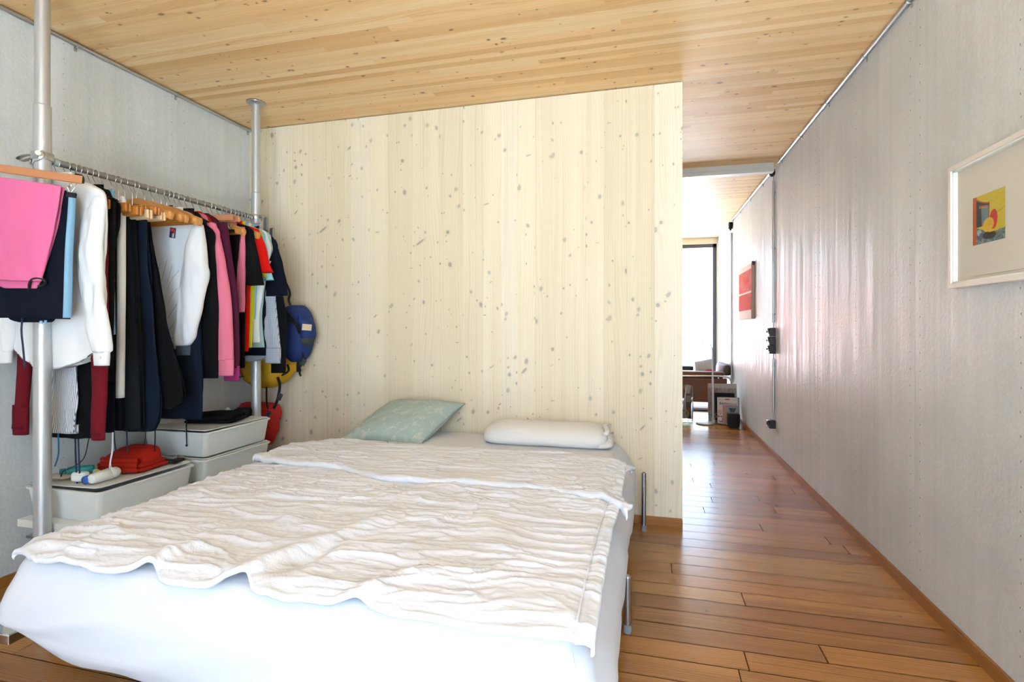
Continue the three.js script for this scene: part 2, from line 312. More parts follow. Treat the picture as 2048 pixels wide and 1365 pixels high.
  // window walls at both ends
  const ends = (name, win, z, dir, x0, x1, y0, y1, mull) => {
    const zi = z, zo = z + dir * 0.22, a = Math.min(zi, zo), b = Math.max(zi, zo);
    struct(name, [ubox(XL - 0.2, x0, 0, H + 0.01, a, b), ubox(x1, XR + 0.2, 0, H + 0.01, a, b), ubox(x0, x1, y1, H + 0.01, a, b), ...(y0 > 0.01 ? [ubox(x0, x1, -0.02, y0, a, b)] : [])], M.lintel);
    const w = structGroup(win), f = 0.055, zc = z + dir * 0.07, F = (p, q, r, s) => ubox(p, q, r, s, zc - 0.03, zc + 0.03);
    obj('window_frame', [F(x0, x1, y1 - f, y1), F(x0, x1, y0, y0 + f), F(x0, x0 + f, y0, y1), F(x1 - f, x1, y0, y1)], M.frame, w);
    const xs = [x0 + f, ...mull, x1 - f];
    for (const m of mull) obj('mullion', F(m - 0.04, m + 0.04, y0 + f, y1 - f), M.frame, w);
    for (let i = 0; i + 1 < xs.length; i++) obj('pane', new THREE.PlaneGeometry(xs[i + 1] - xs[i], y1 - y0 - 2 * f).translate((xs[i] + xs[i + 1]) / 2, (y0 + y1) / 2, zc), M.glass, w);
  };
  ends('wall_far', 'window_1', ZF, -1, -1.0, XR - 0.015, 0.02, 2.41, [0.05]);
  ends('wall_near', 'window_2', ZN, 1, -0.9, XR - 0.03, 0.02, 2.42, [0.1]);

  // metal track under the ceiling in the passage
  const tr = structGroup('beam');
  obj('track', [ubox(0.0, XR - 0.04, 2.436, H, -4.80, -4.755), ubox(0.0, XR - 0.04, 2.425, 2.436, -4.815, -4.745), ubox(0.0, XR - 0.04, 2.462, 2.466, -4.755, -4.751)], std(0xbfbbb3, 0.5, 0.4), tr);

  // outside
  struct('ground', ubox(-40, 40, -0.6, -0.25, -60, 40), std(0xb8b8b4, 0.95));
  struct('roof_overhang', ubox(XL - 0.2, XR + 0.2, H + 0.06, H + 0.24, ZN + 0.25, ZN + 0.55), M.slab);
  const fac = std(0xe4e6e6, 0.9);
  struct('exterior_wall', ubox(-16, 14, -0.3, 3.4, 13, 13.4), fac);
  struct('terrace_far', ubox(-6, 4, -0.25, -0.04, -11, ZF - 0.24), std(0xc9c8c4, 0.9));
  struct('terrace_near', ubox(-6, 4, -0.25, -0.04, ZN + 0.24, 4.5), std(0xc9c8c4, 0.9));
}
// ------------------------------------------------------------------ bed
const linenBump = dataTex(512, 512, (x, y, c) => { const t = x / 512, s = y / 512, w = 0.5 + 0.25 * Math.sin(t * 512 * 1.57) * Math.sin(s * 512 * 1.57); c[0] = c[1] = c[2] = 255 * clamp(0.45 * w + 0.55 * fbm(t * 24, s * 60, 81, 3, 24, 60)); }, { size: [0.4, 0.4], color: false });
const F = {
  linen: std(0xe4e7ef, 0.95, 0, { bumpMap: linenBump, bumpScale: 0.0016 }), sheet: std(0xdadde4, 0.92), pillow: std(0xeae8e6, 0.95, 0, { bumpMap: linenBump, bumpScale: 0.001 }),
};
{
  const t = thing('bed_frame', 'steel tube bed frame standing under the white mattress', 'bed', [-0.94, 0, -2.05]);
  const L = (x, y, z) => V3(x + 0.94, y, z + 2.05);
  obj('side_rail', [cyl(L(-0.16, 0.185, -1.25), L(-0.16, 0.185, -3.0), 0.016)], M.dullSteel, t);
  obj('side_rail', [cyl(L(-1.73, 0.185, -1.3), L(-1.73, 0.185, -3.0), 0.016)], M.dullSteel, t);
  for (const z of [-1.3, -3.0]) obj('end_rail', [cyl(L(-1.73, 0.185, z), L(-0.16, 0.185, z), 0.016)], M.dullSteel, t);
  obj('centre_beam', [ubox(-0.02, 0.02, 0.15, 0.19, -0.93, 0.93)], M.dullSteel, t);
  for (let i = 0; i < 11; i++) { const z = -0.85 + i * 0.17; obj('slat', rbox(1.54, 0.012, 0.06, 0.005, 0, 0.194, z, 2), std(0xc9a878, 0.6), t); }
  const leg = (x, z, h) => { const l = obj('leg', [cyl(L(x, 0.008, z), L(x, h, z), 0.0125), new THREE.SphereGeometry(0.0125, 16, 8).translate(x + 0.94, h, z + 2.05)], M.steel, t); obj('foot_cap', [cyl(L(x, 0, z), L(x, 0.03, z), 0.0145)], std(0x8f9294, 0.6), l); };
  leg(-0.062, -1.95, 0.2); leg(-0.006, -2.95, 0.31); leg(-1.79, -1.95, 0.2); leg(-1.79, -2.9, 0.33); 
  for (const [x, z] of [[-0.062, -1.95], [-1.79, -1.95]]) obj('leg_bracket', [cyl(L(x, 0.185, z), L(x < -1 ? -1.73 : -0.16, 0.185, z), 0.01)], M.steel, t);
  // square clamp at the foot corner
  obj('corner_clamp', [rbox(0.09, 0.03, 0.05, 0.004, -0.845, 0.235, 0.96), rbox(0.04, 0.05, 0.012, 0.003, -0.862, 0.24, 0.985), rbox(0.05, 0.035, 0.03, 0.003, -0.872, 0.268, 0.925)], M.chrome, t);
}
{
  // mattress in its fitted sheet: stacked rounded rings, bulging sides, pulled folds
  const t = thing('mattress', 'thick mattress in a tight white fitted sheet', 'mattress', [-0.94, 0.2, -2.05]);
  const hw = 0.81, hd = 0.985, prof = [[0.012, 0.9, 0], [0.0, 0.955, 0.0], [0.01, 0.985, 0.012], [0.05, 1.0, 0.028], [0.1, 1, 0.034], [0.15, 1, 0.03], [0.2, 1, 0.016], [0.24, 1, 0.0], [0.26, 1, -0.012], [0.272, 1, -0.03], [0.278, 1, -0.055], [0.281, 1, -0.1], [0.283, 1, -0.3]];
  const fine = []; for (let i = 0; i + 1 < prof.length; i++) for (let k = 0; k < 3; k++) fine.push(prof[i].map((v, q) => lerp(v, prof[i + 1][q], k / 3))); fine.push(prof[prof.length - 1]);
  const g = ringLoft(fine.map(([y, k, b]) => [y, hw * (k < 1 ? 1 - (1 - k) * 0.4 : 1) + b, hd * (k < 1 ? 1 - (1 - k) * 0.25 : 1) + b * 0.9, 0.07 + b * 0.4]), {
    n: 8, sub: 60, crease: null, map: (x, y, z, j) => {
      const nf = sstep(0.9, 0.99, z / hd), lf = sstep(-0.7, -0.85, x), rf = sstep(0.9, 0.99, x / hw), sag = nf * 0.085 * sstep(0.5, 0.86, Math.abs(x)) * (1 - sstep(0, 0.12, y)) + 0.02 * (fbm(x * 5, z * 5, 3, 2) - 0.5) * (1 - sstep(0, 0.1, y));
      const pull = 0.016 * nf * (fbm(x * 2.1 + y * 1.2, y * 24 - x * 5.2, 7, 2) - 0.5) * sstep(0.0, 0.05, y) * (1 - sstep(0.2, 0.27, y)) + 0.012 * rf * (fbm(z * 7, y * 5, 9, 2) - 0.5) * (1 - sstep(0.2, 0.27, y));
      return [x + rf * pull * 1.6 + rf * (0.034 + 0.012 * sstep(0.2, -0.6, z)) * (1 - sstep(0.1, 0.27, y)) * sstep(0.98, 0.8, z), y + sag - rf * 0.03 * (1 - sstep(0, 0.15, y)) * sstep(0.95, 0.7, z) + 0.002 * (fbm(x * 4, z * 4, 5, 2) - 0.5), Math.max(z + nf * pull, -0.993)];
    },
  });
  obj('fitted_sheet', g, F.sheet, t);
  for (const sx of [1]) { const p = []; for (let i = 0; i <= 10; i++) { const y = 0.01 + i * 0.0235; p.push([sx * (hw + 0.004 - 0.022 + 0.02 * Math.sin(i * 0.31)), y, hd - 0.012 + 0.022 * Math.sin(i * 0.31)]); } obj('corner_seam', tube(p, 0.0016, 30, 6), F.sheet, t); }
}
{
  // duvet: a rumpled linen cover with its head end folded back
  const t = thing('duvet', 'crumpled white linen duvet with its top folded back on the bed', 'duvet', [-0.94, 0.47, -2.0]);
  const bumps = [[-1.27, 0.05, 0.038], [-0.985, 0.045, 0.05], [-0.66, 0.05, 0.026], [-1.5, 0.06, 0.012], [-0.3, 0.09, -0.006], [-0.84, 0.05, -0.012]];
  const nearZ = (x) => { let z = -1.052; for (const [c, w, a] of bumps) z -= a * Math.exp(-(((x - c) / w) ** 2)); return z - 0.03 * sstep(-1.62, -1.75, x) + 0.014 * (fbm(x * 5, 3.1, 91, 3) - 0.5); };
  const rightX = (z) => -0.108 + 0.02 * sstep(-1.6, -2.0, z) + 0.014 * (fbm(z * 9, 1.7, 92, 3) - 0.5);
  const leftX = (z) => -1.728 - 0.035 * sstep(-1.5, -2.4, z) + 0.016 * (fbm(z * 6, 8.2, 93, 3) - 0.5);
  // ridges: [polyline of x,z], height, width
  const ridges = [
    [[[-0.985, -1.06], [-0.97, -1.15], [-0.91, -1.26], [-0.85, -1.4], [-0.80, -1.52]], 0.032, 0.035], [[[-1.27, -1.06], [-1.25, -1.16], [-1.2, -1.24]], 0.024, 0.028], [[[-0.66, -1.06], [-0.62, -1.14], [-0.52, -1.2]], 0.016, 0.03],
    [[[-0.80, -1.28], [-0.66, -1.3], [-0.5, -1.36], [-0.36, -1.38]], 0.017, 0.045], [[[-1.1, -1.42], [-1.0, -1.40], [-0.9, -1.42], [-0.8, -1.5]], 0.018, 0.03], [[[-0.5, -1.6], [-0.42, -1.45], [-0.36, -1.3]], 0.013, 0.05],
    [[[-0.72, -1.98], [-0.74, -1.85], [-0.78, -1.7], [-0.85, -1.58]], 0.012, 0.04], [[[-1.55, -1.2], [-1.4, -1.24], [-1.25, -1.34]], 0.012, 0.035], [[[-0.88, -1.2], [-0.86, -1.3], [-0.8, -1.38]], -0.02, 0.035],
    [[[-0.55, -1.18], [-0.4, -1.22], [-0.2, -1.2]], 0.011, 0.04], [[[-1.65, -1.55], [-1.4, -1.6], [-1.15, -1.66]], 0.011, 0.04],
  ];
  const seg = (px, pz, a, b) => { const dx = b[0] - a[0], dz = b[1] - a[1], u = clamp(((px - a[0]) * dx + (pz - a[1]) * dz) / (dx * dx + dz * dz)); return [Math.hypot(px - a[0] - dx * u, pz - a[1] - dz * u), u]; };
  const ridge = (x, z) => { let h = 0; for (const [pl, a, w] of ridges) { let best = 9, at = 0; for (let i = 0; i + 1 < pl.length; i++) { const [d, u] = seg(x, z, pl[i], pl[i + 1]); if (d < best) { best = d; at = (i + u) / (pl.length - 1); } } if (best < w * 3) h += a * Math.exp(-((best / w) ** 2)) * (1 - 0.8 * at); } return h; };
  const crumple = (x, z, s, k = 1) => {
    const wx = x + 0.05 * (fbm(x * 6, z * 6, s + 1, 2) - 0.5), wz = z + 0.07 * (fbm(x * 4 + 5, z * 5, s + 2, 2) - 0.5) + 0.10 * x;
    const r1 = 1 - Math.abs(2 * fbm(wx * 4.2, wz * 17, s + 3, 2) - 1), r2 = 1 - Math.abs(2 * vn(wx * 10, wz * 42, s + 4) - 1), r3 = 1 - Math.abs(2 * vn(wx * 26 + wz * 8, wz * 85, s + 6) - 1);
    const m = 0.35 + 0.9 * sstep(0.3, 0.7, fbm(x * 3, z * 3.3, s + 7, 2)), r4 = vn(wx * 60 + wz * 30, wz * 150, s + 8);
    return k * (0.0110 * Math.pow(r1, 3) + m * (0.0062 * r2 * r2 * r2 + 0.0034 * r3 * r3) + 0.0014 * r4 + 0.016 * (fbm(x * 2.6, z * 3, s + 9, 2) - 0.5));
  };
  const build = (nx, nz, near, far, base, s, r, extra, k) => {
    const E = 5, W = nx + 2 * E, D = nz + 2 * E;
    return sheet(W, D, (i, j, o) => {
      const a = clamp((i - E) / nx), b = clamp((j - E) / nz), z0 = lerp(-1.05, -2.5, b);
      let xm = lerp(-1.755, -0.108, a), z = lerp(near(xm), far(xm), b), x = lerp(leftX(z), rightX(z), a);
      let y = base(x, z) + crumple(x, z, s, k(x, z)) + (extra ? extra(x, z, a, b) : 0);
      const curl = (q) => { const u = q / E * Math.PI; return [r * Math.sin(u), r * (1 - Math.cos(u))]; };
      if (j < E) { const [f, d] = curl(E - j); z += f; y -= d; } else if (j > E + nz) { const [f, d] = curl(j - E - nz); z -= f; y -= d; }
      if (i < E) { const [f, d] = curl(E - i); x -= f; y -= d; } else if (i > E + nx) { const [f, d] = curl(i - E - nx); x += f; y -= d; }
      o[0] = x + 0.94; o[1] = y - 0.47; o[2] = z + 2.0; o[3] = x; o[4] = z;
    });
  };
  const edgeDrop = (x, z) => -0.012 * sstep(0.05, 0, nearZ(x) - z) - 0.006 * sstep(0.06, 0, rightX(z) - x) - 0.01 * sstep(0.05, 0, x - leftX(z));
  const hem = (x, z) => { const d = rightX(z) - x; return 0.0035 * Math.exp(-(((d - 0.012) / 0.009) ** 2)) - 0.003 * Math.exp(-(((d - 0.03) / 0.004) ** 2)) + 0.003 * sstep(0.05, 0, d) * (fbm(z * 45, x * 20, 95, 2) - 0.5) * 2; };
  obj('cover', build(330, 310, nearZ, () => -2.42, () => 0.499, 100, 0.009, (x, z) => ridge(x, z) + edgeDrop(x, z) + hem(x, z), () => 0.86), F.linen, t);
  const foldNear = (x) => { const p = [[-1.78, -2.04], [-1.5, -2.0], [-1.31, -2.0], [-1.03, -1.895], [-0.82, -1.9], [-0.65, -1.94], [-0.39, -1.94], [-0.16, -1.885], [-0.05, -1.80]]; let i = 0; while (i < p.length - 2 && x > p[i + 1][0]) i++; return lerp(p[i][1], p[i + 1][1], sstep(0, 1, (x - p[i][0]) / (p[i + 1][0] - p[i][0]))) + 0.012 * (fbm(x * 6, 2.2, 96, 2) - 0.5); };
  const foldFar = (x) => -2.545 + 0.16 * sstep(-1.62, -1.78, x) + 0.08 * sstep(-0.25, -0.08, x) + 0.03 * (fbm(x * 5, 6, 97, 2) - 0.5);
  const saveL = leftX, flapX = (z) => rightX(z) + 0.045 * Math.max(0, 1 - Math.abs(z + 2.42) / 0.12) + 0.05 * Math.max(0, 1 - Math.abs(z + 1.83) / 0.1) - 0.035 * Math.max(0, 1 - Math.abs(z + 2.15) / 0.14);
  const flap = sheet(330 + 10, 150 + 14, (i, j, o) => {
    const a = clamp((i - 5) / 330), b = clamp((j - 7) / 150), xm = lerp(-1.77, -0.06, a); let z = lerp(foldNear(xm), foldFar(xm), b), x = lerp(saveL(z), flapX(z), a);
    let y = 0.527 + crumple(x, z, 140, 0.75) + 0.006 * sstep(0.12, 0, foldNear(xm) - z) - 0.03 * sstep(0.1, 0, z - foldFar(xm)) - 0.014 * sstep(0.05, 0, saveL(z) - x) - 0.018 * sstep(0.08, 0, flapX(z) - x);
    if (j < 7) { const u = (7 - j) / 7 * Math.PI; z += 0.015 * Math.sin(u); y -= 0.015 * (1 - Math.cos(u)); } else if (j > 157) { const u = (j - 157) / 7 * Math.PI; z -= 0.008 * Math.sin(u); y -= 0.008 * (1 - Math.cos(u)); }
    if (i < 5) { const u = (5 - i) / 5 * Math.PI; x -= 0.007 * Math.sin(u); y -= 0.007 * (1 - Math.cos(u)); } else if (i > 335) { const u = (i - 335) / 5 * Math.PI; x += 0.006 * Math.sin(u); y -= 0.006 * (1 - Math.cos(u)); }
    o[0] = x + 0.94; o[1] = y - 0.47; o[2] = z + 2.0; o[3] = x; o[4] = z;
  });
  obj('folded_end', flap, F.linen, t);
  // stitched hem along the right edge
  const hp = []; for (let i = 0; i <= 24; i++) { const z = -1.08 - i * 0.034; hp.push([rightX(z) - 0.032 + 0.94, 0.502 + crumple(rightX(z) - 0.032, z, 100) + edgeDrop(rightX(z) - 0.03, z) + 0.0015 - 0.47, z + 2.0]); }
  obj('hem_seam', strap(hp, 0.004, 0.003, V3(1, 0, 0), 70), F.linen, t);
}
// soft pillows: a superellipse outline inflated between two panels
function pillowGeo(w, d, h, { p = 2.6, n = 60, pinch = 0.05, lump = 0.006, seed = 1, flat = 0 } = {}) {
  const P = [], U = [], I = []; let base = 0;
  for (const sd of [1, -1]) {
    for (let j = 0; j <= n; j++) for (let i = 0; i <= n; i++) {
      const u = i / n * 2 - 1, v = j / n * 2 - 1, e = Math.pow(Math.max(0, (1 - Math.pow(Math.abs(u), p)) * (1 - Math.pow(Math.abs(v), p))), 0.5);
      const x = u * w / 2 * (1 - pinch * (1 - u * u * 0) * (1 - v * v)), z = v * d / 2 * (1 - pinch * (1 - u * u));
      const y = sd * h / 2 * e * (sd < 0 && flat ? 1 - flat : 1) + lump * e * (fbm(x * 9, z * 9, seed, 3) - 0.5) * 2 + lump * 0.6 * (1 - e) * (fbm(x * 22, z * 22, seed + 2, 2) - 0.5);
      P.push(x, y, z); U.push(x, z);
    }
    for (let j = 0; j < n; j++) for (let i = 0; i < n; i++) { const a = base + j * (n + 1) + i; if (sd > 0) I.push(a, a + n + 1, a + 1, a + 1, a + n + 1, a + n + 2); else I.push(a, a + 1, a + n + 1, a + 1, a + n + 2, a + n + 1); }
    base += (n + 1) * (n + 1);
  }
  const g = new THREE.BufferGeometry(); g.setAttribute('position', new THREE.Float32BufferAttribute(P, 3)); g.setAttribute('uv', new THREE.Float32BufferAttribute(U, 2)); g.setIndex(I);
  return toCreasedNormals(g, 1.2);
}
{
  const t = thing('pillow', 'flat white pillow lying by the wooden partition', 'pillow', [-0.525, 0.482, -2.865], 0.02);
  const soft = (g, s) => { const p = g.attributes.position; for (let i = 0; i < p.count; i++) { const x = p.getX(i), y = p.getY(i), z = p.getZ(i); p.setXYZ(i, x, y + 0.007 * (fbm(x * 7, z * 7 + y * 10, s, 3) - 0.5) + 0.004 * (1 - Math.abs(2 * vn(x * 5 + z * 3, z * 26, s + 4) - 1)) * (y > 0.05 ? 1 : 0.3), z + 0.006 * (fbm(x * 8, y * 20, s + 8, 2) - 0.5)); } g.computeVertexNormals(); return g; };
  const rings = (w, d, h, y0, cx = 0, cz = 0) => [[y0, w - 0.03, d - 0.03, 0.07, cx, cz], [y0 + h * 0.12, w - 0.006, d - 0.006, 0.08, cx, cz], [y0 + h * 0.35, w, d, 0.08, cx, cz], [y0 + h * 0.62, w - 0.008, d - 0.012, 0.08, cx, cz], [y0 + h * 0.83, w - 0.03, d - 0.04, 0.08, cx, cz], [y0 + h * 0.95, w - 0.07, d - 0.085, 0.06, cx, cz], [y0 + h, w - 0.14, d - 0.13, 0.03, cx, cz]];
  obj('pillow_body', soft(ringLoft(rings(0.34, 0.17, 0.105, 0, -0.008), { n: 10, sub: 30, crease: null }), 3), F.pillow, t);
  obj('case_end', soft(ringLoft(rings(0.09, 0.155, 0.055, 0.0, 0.272).map((r) => [r[0], r[1], r[2], Math.min(r[3], 0.05), r[4], r[5]]).slice(0, 5), { n: 10, sub: 14, crease: null }), 5), F.pillow, t);
  const fl = []; for (const [x, y] of [[0.338, 0.03], [0.322, 0.075]]) { const q = []; for (let i = 0; i <= 14; i++) { const a = i / 14 * Math.PI * 2; q.push([x + 0.008 * Math.sin(a * 3), y + 0.026 * Math.sin(a), 0.12 * Math.cos(a) - 0.01]); } fl.push(strap(q, 0.022, 0.0022, V3(1, 0, 0), 44)); }
  obj('open_hem', fl, F.pillow, t);
}
{
  const tex = canvasTex(512, 512, (g, W, H) => {
    g.fillStyle = '#a9bab4'; g.fillRect(0, 0, W, H); const R = rng(8); for (let i = 0; i < 130; i++) { g.fillStyle = 'rgba(205,206,188,.35)'; g.beginPath(); g.ellipse(R() * W, R() * H, 4 + R() * 22, 3 + R() * 9, R() * 3, 0, 7); g.fill(); } g.strokeStyle = 'rgba(210,208,188,.5)'; g.lineCap = 'round';
    for (let k = 0; k < 70; k++) { let x = R() * W, y = R() * H, a = R() * 6.3; g.lineWidth = 1 + R() * 3; g.beginPath(); g.moveTo(x, y); for (let i = 0; i < 6; i++) { a += (R() - 0.5) * 1.6; x += Math.cos(a) * 14; y += Math.sin(a) * 10; g.lineTo(x, y); } g.stroke(); for (let i = 0; i < 4; i++) { g.beginPath(); g.ellipse(x + (R() - 0.5) * 20, y + (R() - 0.5) * 20, 5 + R() * 4, 2.2, R() * 3, 0, 7); g.fillStyle = 'rgba(216,214,196,.55)'; g.fill(); } }
  });
  tex.wrapS = tex.wrapT = THREE.RepeatWrapping; tex.repeat.set(2, 2); tex.offset.set(0.5, 0.5);
  const t = thing('cushion', 'sage green cushion with pale leaf print leaning by the partition', 'cushion', [-1.375, 0.563, -2.82]);
  const m = obj('cushion_cover', pillowGeo(0.49, 0.42, 0.17, { p: 2.4, pinch: 0.055, lump: 0.012, seed: 31 }).applyMatrix4(new THREE.Matrix4().makeShear(0, 0, 0, 0, 0, 0).set(1, 0, -0.3, 0, 0, 1, 0, 0, 0, 0, 1, 0, 0, 0, 0, 1)), std(0xffffff, 0.85, 0, { map: tex, bumpMap: linenBump, bumpScale: 0.0006 }), t);
  const e = []; for (const [ax, az, bx, bz] of [[-1, 1, 1, 1], [1, 1, 1, -1], [1, -1, -1, -1], [-1, -1, -1, 1]]) for (let i = 0; i < 12; i++) { const u = lerp(ax, bx, i / 12), v = lerp(az, bz, i / 12); e.push([u * 0.245 * (1 - 0.055 * (1 - v * v)) - 0.3 * v * 0.21 * (1 - 0.055 * (1 - u * u)), 0, v * 0.21 * (1 - 0.055 * (1 - u * u))]); }
  obj('piping', tube(e, 0.003, 120, 6, true), std(0x96aaa6, 0.9), m);
  t.rotation.set(0.42, 0.02, 0.0);
}
// ------------------------------------------------------------------ clothes rack: poles, rail, clamps, shelf
const RX = -2.317, RY = 1.79;
function pole(z, label, yTop) {
  const t = thing('tension_pole', label, 'pole', [RX, 0, z], 0);
  obj('lower_tube', [lathe([[0, 0.02], [0.0285, 0.02], [0.0285, yTop - 0.003], [0.0275, yTop], [0.024, yTop], [0, yTop]], 40)], M.alu, t);
  obj('upper_tube', [lathe([[0.0245, yTop - 0.002], [0.0245, H - 0.02]], 40)], M.alu, t);
  obj('ceiling_flange', lathe([[0, H - 0.02], [0.03, H - 0.02], [0.05, H - 0.013], [0.055, H - 0.007], [0.055, H], [0, H]], 40), M.galv, t);
  obj('foot', lathe([[0, 0], [0.045, 0], [0.045, 0.006], [0.03, 0.02], [0, 0.02]], 40), M.galv, t);
  // shelf clamp
  obj('shelf_clamp', [lathe([[0.029, 0.262], [0.034, 0.262], [0.034, 0.297], [0.029, 0.297]], 30), rbox(0.08, 0.018, 0.03, 0.004, 0.06, 0.278, z > -2 ? -0.02 : 0.02), rbox(0.05, 0.014, 0.022, 0.004, -0.05, 0.285, 0.0)], M.dullSteel, t);
  return t;
}
const poleA = pole(-1.533, 'thick silver telescopic pole nearest the foot of the bed', 2.0);
poleA.rotation.z = 0;
pole(-2.701, 'silver telescopic pole in the corner by the wooden partition', 1.945);
{
  const t = thing('clothes_rail', 'grey metal clothes rail full of hangers between two poles', 'rail', [RX, RY, -2.12]);
  obj('tube', cyl(V3(0, 0, 0.535), V3(0, 0, -0.575), 0.0135, 0.0135, 24), M.zinc, t);
  obj('end_sleeve', cyl(V3(0, 0, 0.552), V3(0, 0, 0.53), 0.016, 0.016, 24), std(0xb8c4c6, 0.35, 0.5), t);
  const c = obj('pole_clamp', [lathe([[0.029, -0.014], [0.036, -0.014], [0.036, 0.014], [0.029, 0.014]], 36).translate(0, 0.006, 0.587), cyl(V3(0, 0.004, 0.56), V3(0, 0, 0.515), 0.008)], M.galv, t);
  obj('clamp_screw', cyl(V3(0.028, 0.006, 0.62), V3(0.042, 0.006, 0.63), 0.009), M.chrome, c); obj('rail_socket', cyl(V3(0.0, 0.004, 0.556), V3(0.0, 0.002, 0.54), 0.014), M.chrome, c);
  obj('clamp_lever', [strap([[-0.03, 0.014, 0.6], [-0.075, 0.012, 0.605], [-0.1, 0.002, 0.607], [-0.085, -0.008, 0.607], [-0.03, 0.0, 0.6]], 0.018, 0.003, V3(0, 0, 1), 30), tube([[-0.038, 0, 0.6], [-0.045, -0.012, 0.6], [-0.04, -0.024, 0.6]], 0.004, 16, 8)], M.galv, c);
  const d = obj('pole_clamp', [lathe([[0.029, -0.014], [0.036, -0.014], [0.036, 0.014], [0.029, 0.014]], 36).translate(0, 0.006, -0.581), cyl(V3(0.03, 0.006, -0.575), V3(0.06, 0.006, -0.57), 0.011)], M.galv, t);
  obj('drop_bracket', [rbox(0.026, 0.1, 0.012, 0.004, 0.062, -0.045, -0.59), rbox(0.03, 0.08, 0.014, 0.007, 0.1, -0.1, -0.60)], M.dullSteel, d);
}
{
  const t = thing('low_shelf', 'low white shelf board fixed between the two poles', 'shelf', [-2.3, 0.297, -2.115]);
  obj('board', rbox(0.42, 0.03, 1.09, 0.002, 0.0, 0.0155, 0, 2), M.shelfWhite, t);
  obj('edge_band', [ubox(-0.21, 0.21, 0.001, 0.03, 0.545, 0.5462)], std(0xd8d8cf, 0.5), t);
}
// ------------------------------------------------------------------ hangers
const W = { honey: std(0xc98a45, 0.45), honey2: std(0xb9742f, 0.45), pale: std(0xdcbd92, 0.6), red: std(0xc2845a, 0.5), black: std(0x121214, 0.75) };
const hookGeo = (neck = -0.07) => { const p = []; for (let i = 0; i <= 14; i++) { const a = (-35 + i * 17) * Math.PI / 180; p.push([Math.cos(a) * 0.0195, -0.0042 + Math.sin(a) * 0.0195, 0]); } p.push([-0.008, -0.031, 0], [0, -0.045, 0], [0, neck, 0]); return mergeGeometries([tube(p, 0.0016, 60, 8), new THREE.SphereGeometry(0.0027, 10, 8).translate(Math.cos(-0.611) * 0.0195, -0.0042 + Math.sin(-0.611) * 0.0195, 0)].map((g) => g.toNonIndexed())); };
const hookShared = hookGeo(), hookLong = hookGeo(-0.13);
const archShape = (hw, y0, drop, thick, endT) => { const s = new THREE.Shape(); s.moveTo(0, y0); s.bezierCurveTo(hw * 0.25, y0, hw * 0.5, y0 - drop * 0.45, hw, y0 - drop); s.quadraticCurveTo(hw + 0.008, y0 - drop - endT * 0.5, hw - 0.004, y0 - drop - endT); s.bezierCurveTo(hw * 0.5, y0 - drop * 0.5 - thick * 1.1, hw * 0.25, y0 - thick * 1.1, 0, y0 - thick); s.bezierCurveTo(-hw * 0.25, y0 - thick * 1.1, -hw * 0.5, y0 - drop * 0.5 - thick * 1.1, -hw + 0.004, y0 - drop - endT); s.quadraticCurveTo(-hw - 0.008, y0 - drop - endT * 0.5, -hw, y0 - drop); s.bezierCurveTo(-hw * 0.5, y0 - drop * 0.45, -hw * 0.25, y0, 0, y0); return s; };
const ext = (s, d, b) => new THREE.ExtrudeGeometry(s, { depth: d, bevelEnabled: true, bevelSize: b, bevelThickness: b, bevelSegments: 3, curveSegments: 14 }).translate(0, 0, -d / 2);
const archWood = ext(archShape(0.205, -0.068, 0.07, 0.022, 0.03), 0.013, 0.004), archThin = ext(archShape(0.15, -0.07, 0.06, 0.014, 0.016), 0.003, 0.0015);
const padGeo = (s) => rbox(0.06, 0.03, 0.03, 0.012, s * 0.182, -0.147, 0, 4).applyMatrix4(new THREE.Matrix4());
function hanger(kind, z, label, group) {
  const t = thing(kind === 'clamp' || kind === 'paleClamp' ? 'trouser_hanger' : kind === 'clip' ? 'clip_hanger' : 'clothes_hanger', label, 'hanger', [RX, RY, z], 0, group);
  if (kind === 'clamp' || kind === 'paleClamp') { t.rotation.y = (hash2(Math.round(z * 1000), 3, 7) - 0.5) * 0.1; t.scale.set(0.88 + 0.14 * hash2(Math.round(z * 1000), 5, 9), 0.94 + 0.14 * hash2(Math.round(z * 1000), 6, 2), 1); }
  obj('hook', kind === 'clamp' || kind === 'paleClamp' ? hookLong : hookShared, M.chrome, t);
  if (kind === 'wood') { obj('arms', archWood, W.honey, t); for (const s of [-1, 1]) obj('shoulder_end', padGeo(s), W.honey, t); obj('bar', cyl(V3(-0.18, -0.158, 0), V3(0.18, -0.158, 0), 0.006, 0.006, 12), W.honey2, t); }
  else if (kind === 'black') { obj('arms', archThin, W.black, t); obj('collar_piece', rbox(0.024, 0.02, 0.01, 0.004, 0, -0.064, 0), W.black, t); }
  else if (kind === 'clamp' || kind === 'paleClamp') { const m = kind === 'clamp' ? W.honey2 : W.pale; for (const s of [-1, 1]) obj('jaw', rbox(0.38, 0.038, 0.012, 0.005, 0, -0.155, s * 0.0085), m, t); obj('locking_ring', [new THREE.TorusGeometry(0.017, 0.0025, 8, 20).rotateY(Math.PI / 2).translate(0.15, -0.153, 0)], M.chrome, t); obj('cap', rbox(0.03, 0.012, 0.02, 0.004, 0, -0.131, 0), m, t); }
  else if (kind === 'clip') { obj('bar', rbox(0.4, 0.032, 0.013, 0.006, 0, -0.085, 0), W.red, t); for (const s of [-1, 1]) { const c = obj('clip', [tube([[s * 0.15, -0.1, 0.005], [s * 0.15, -0.125, 0.012], [s * 0.15, -0.14, 0.004]], 0.0015, 16, 6), tube([[s * 0.135, -0.1, 0.005], [s * 0.138, -0.125, 0.014], [s * 0.145, -0.142, 0.006]], 0.0015, 16, 6)], M.chrome, t); obj('jaw', [rbox(0.03, 0.016, 0.004, 0.001, s * 0.145, -0.148, 0.005), rbox(0.03, 0.016, 0.004, 0.001, s * 0.145, -0.148, -0.004)], W.black, c); } }
  return t;
}
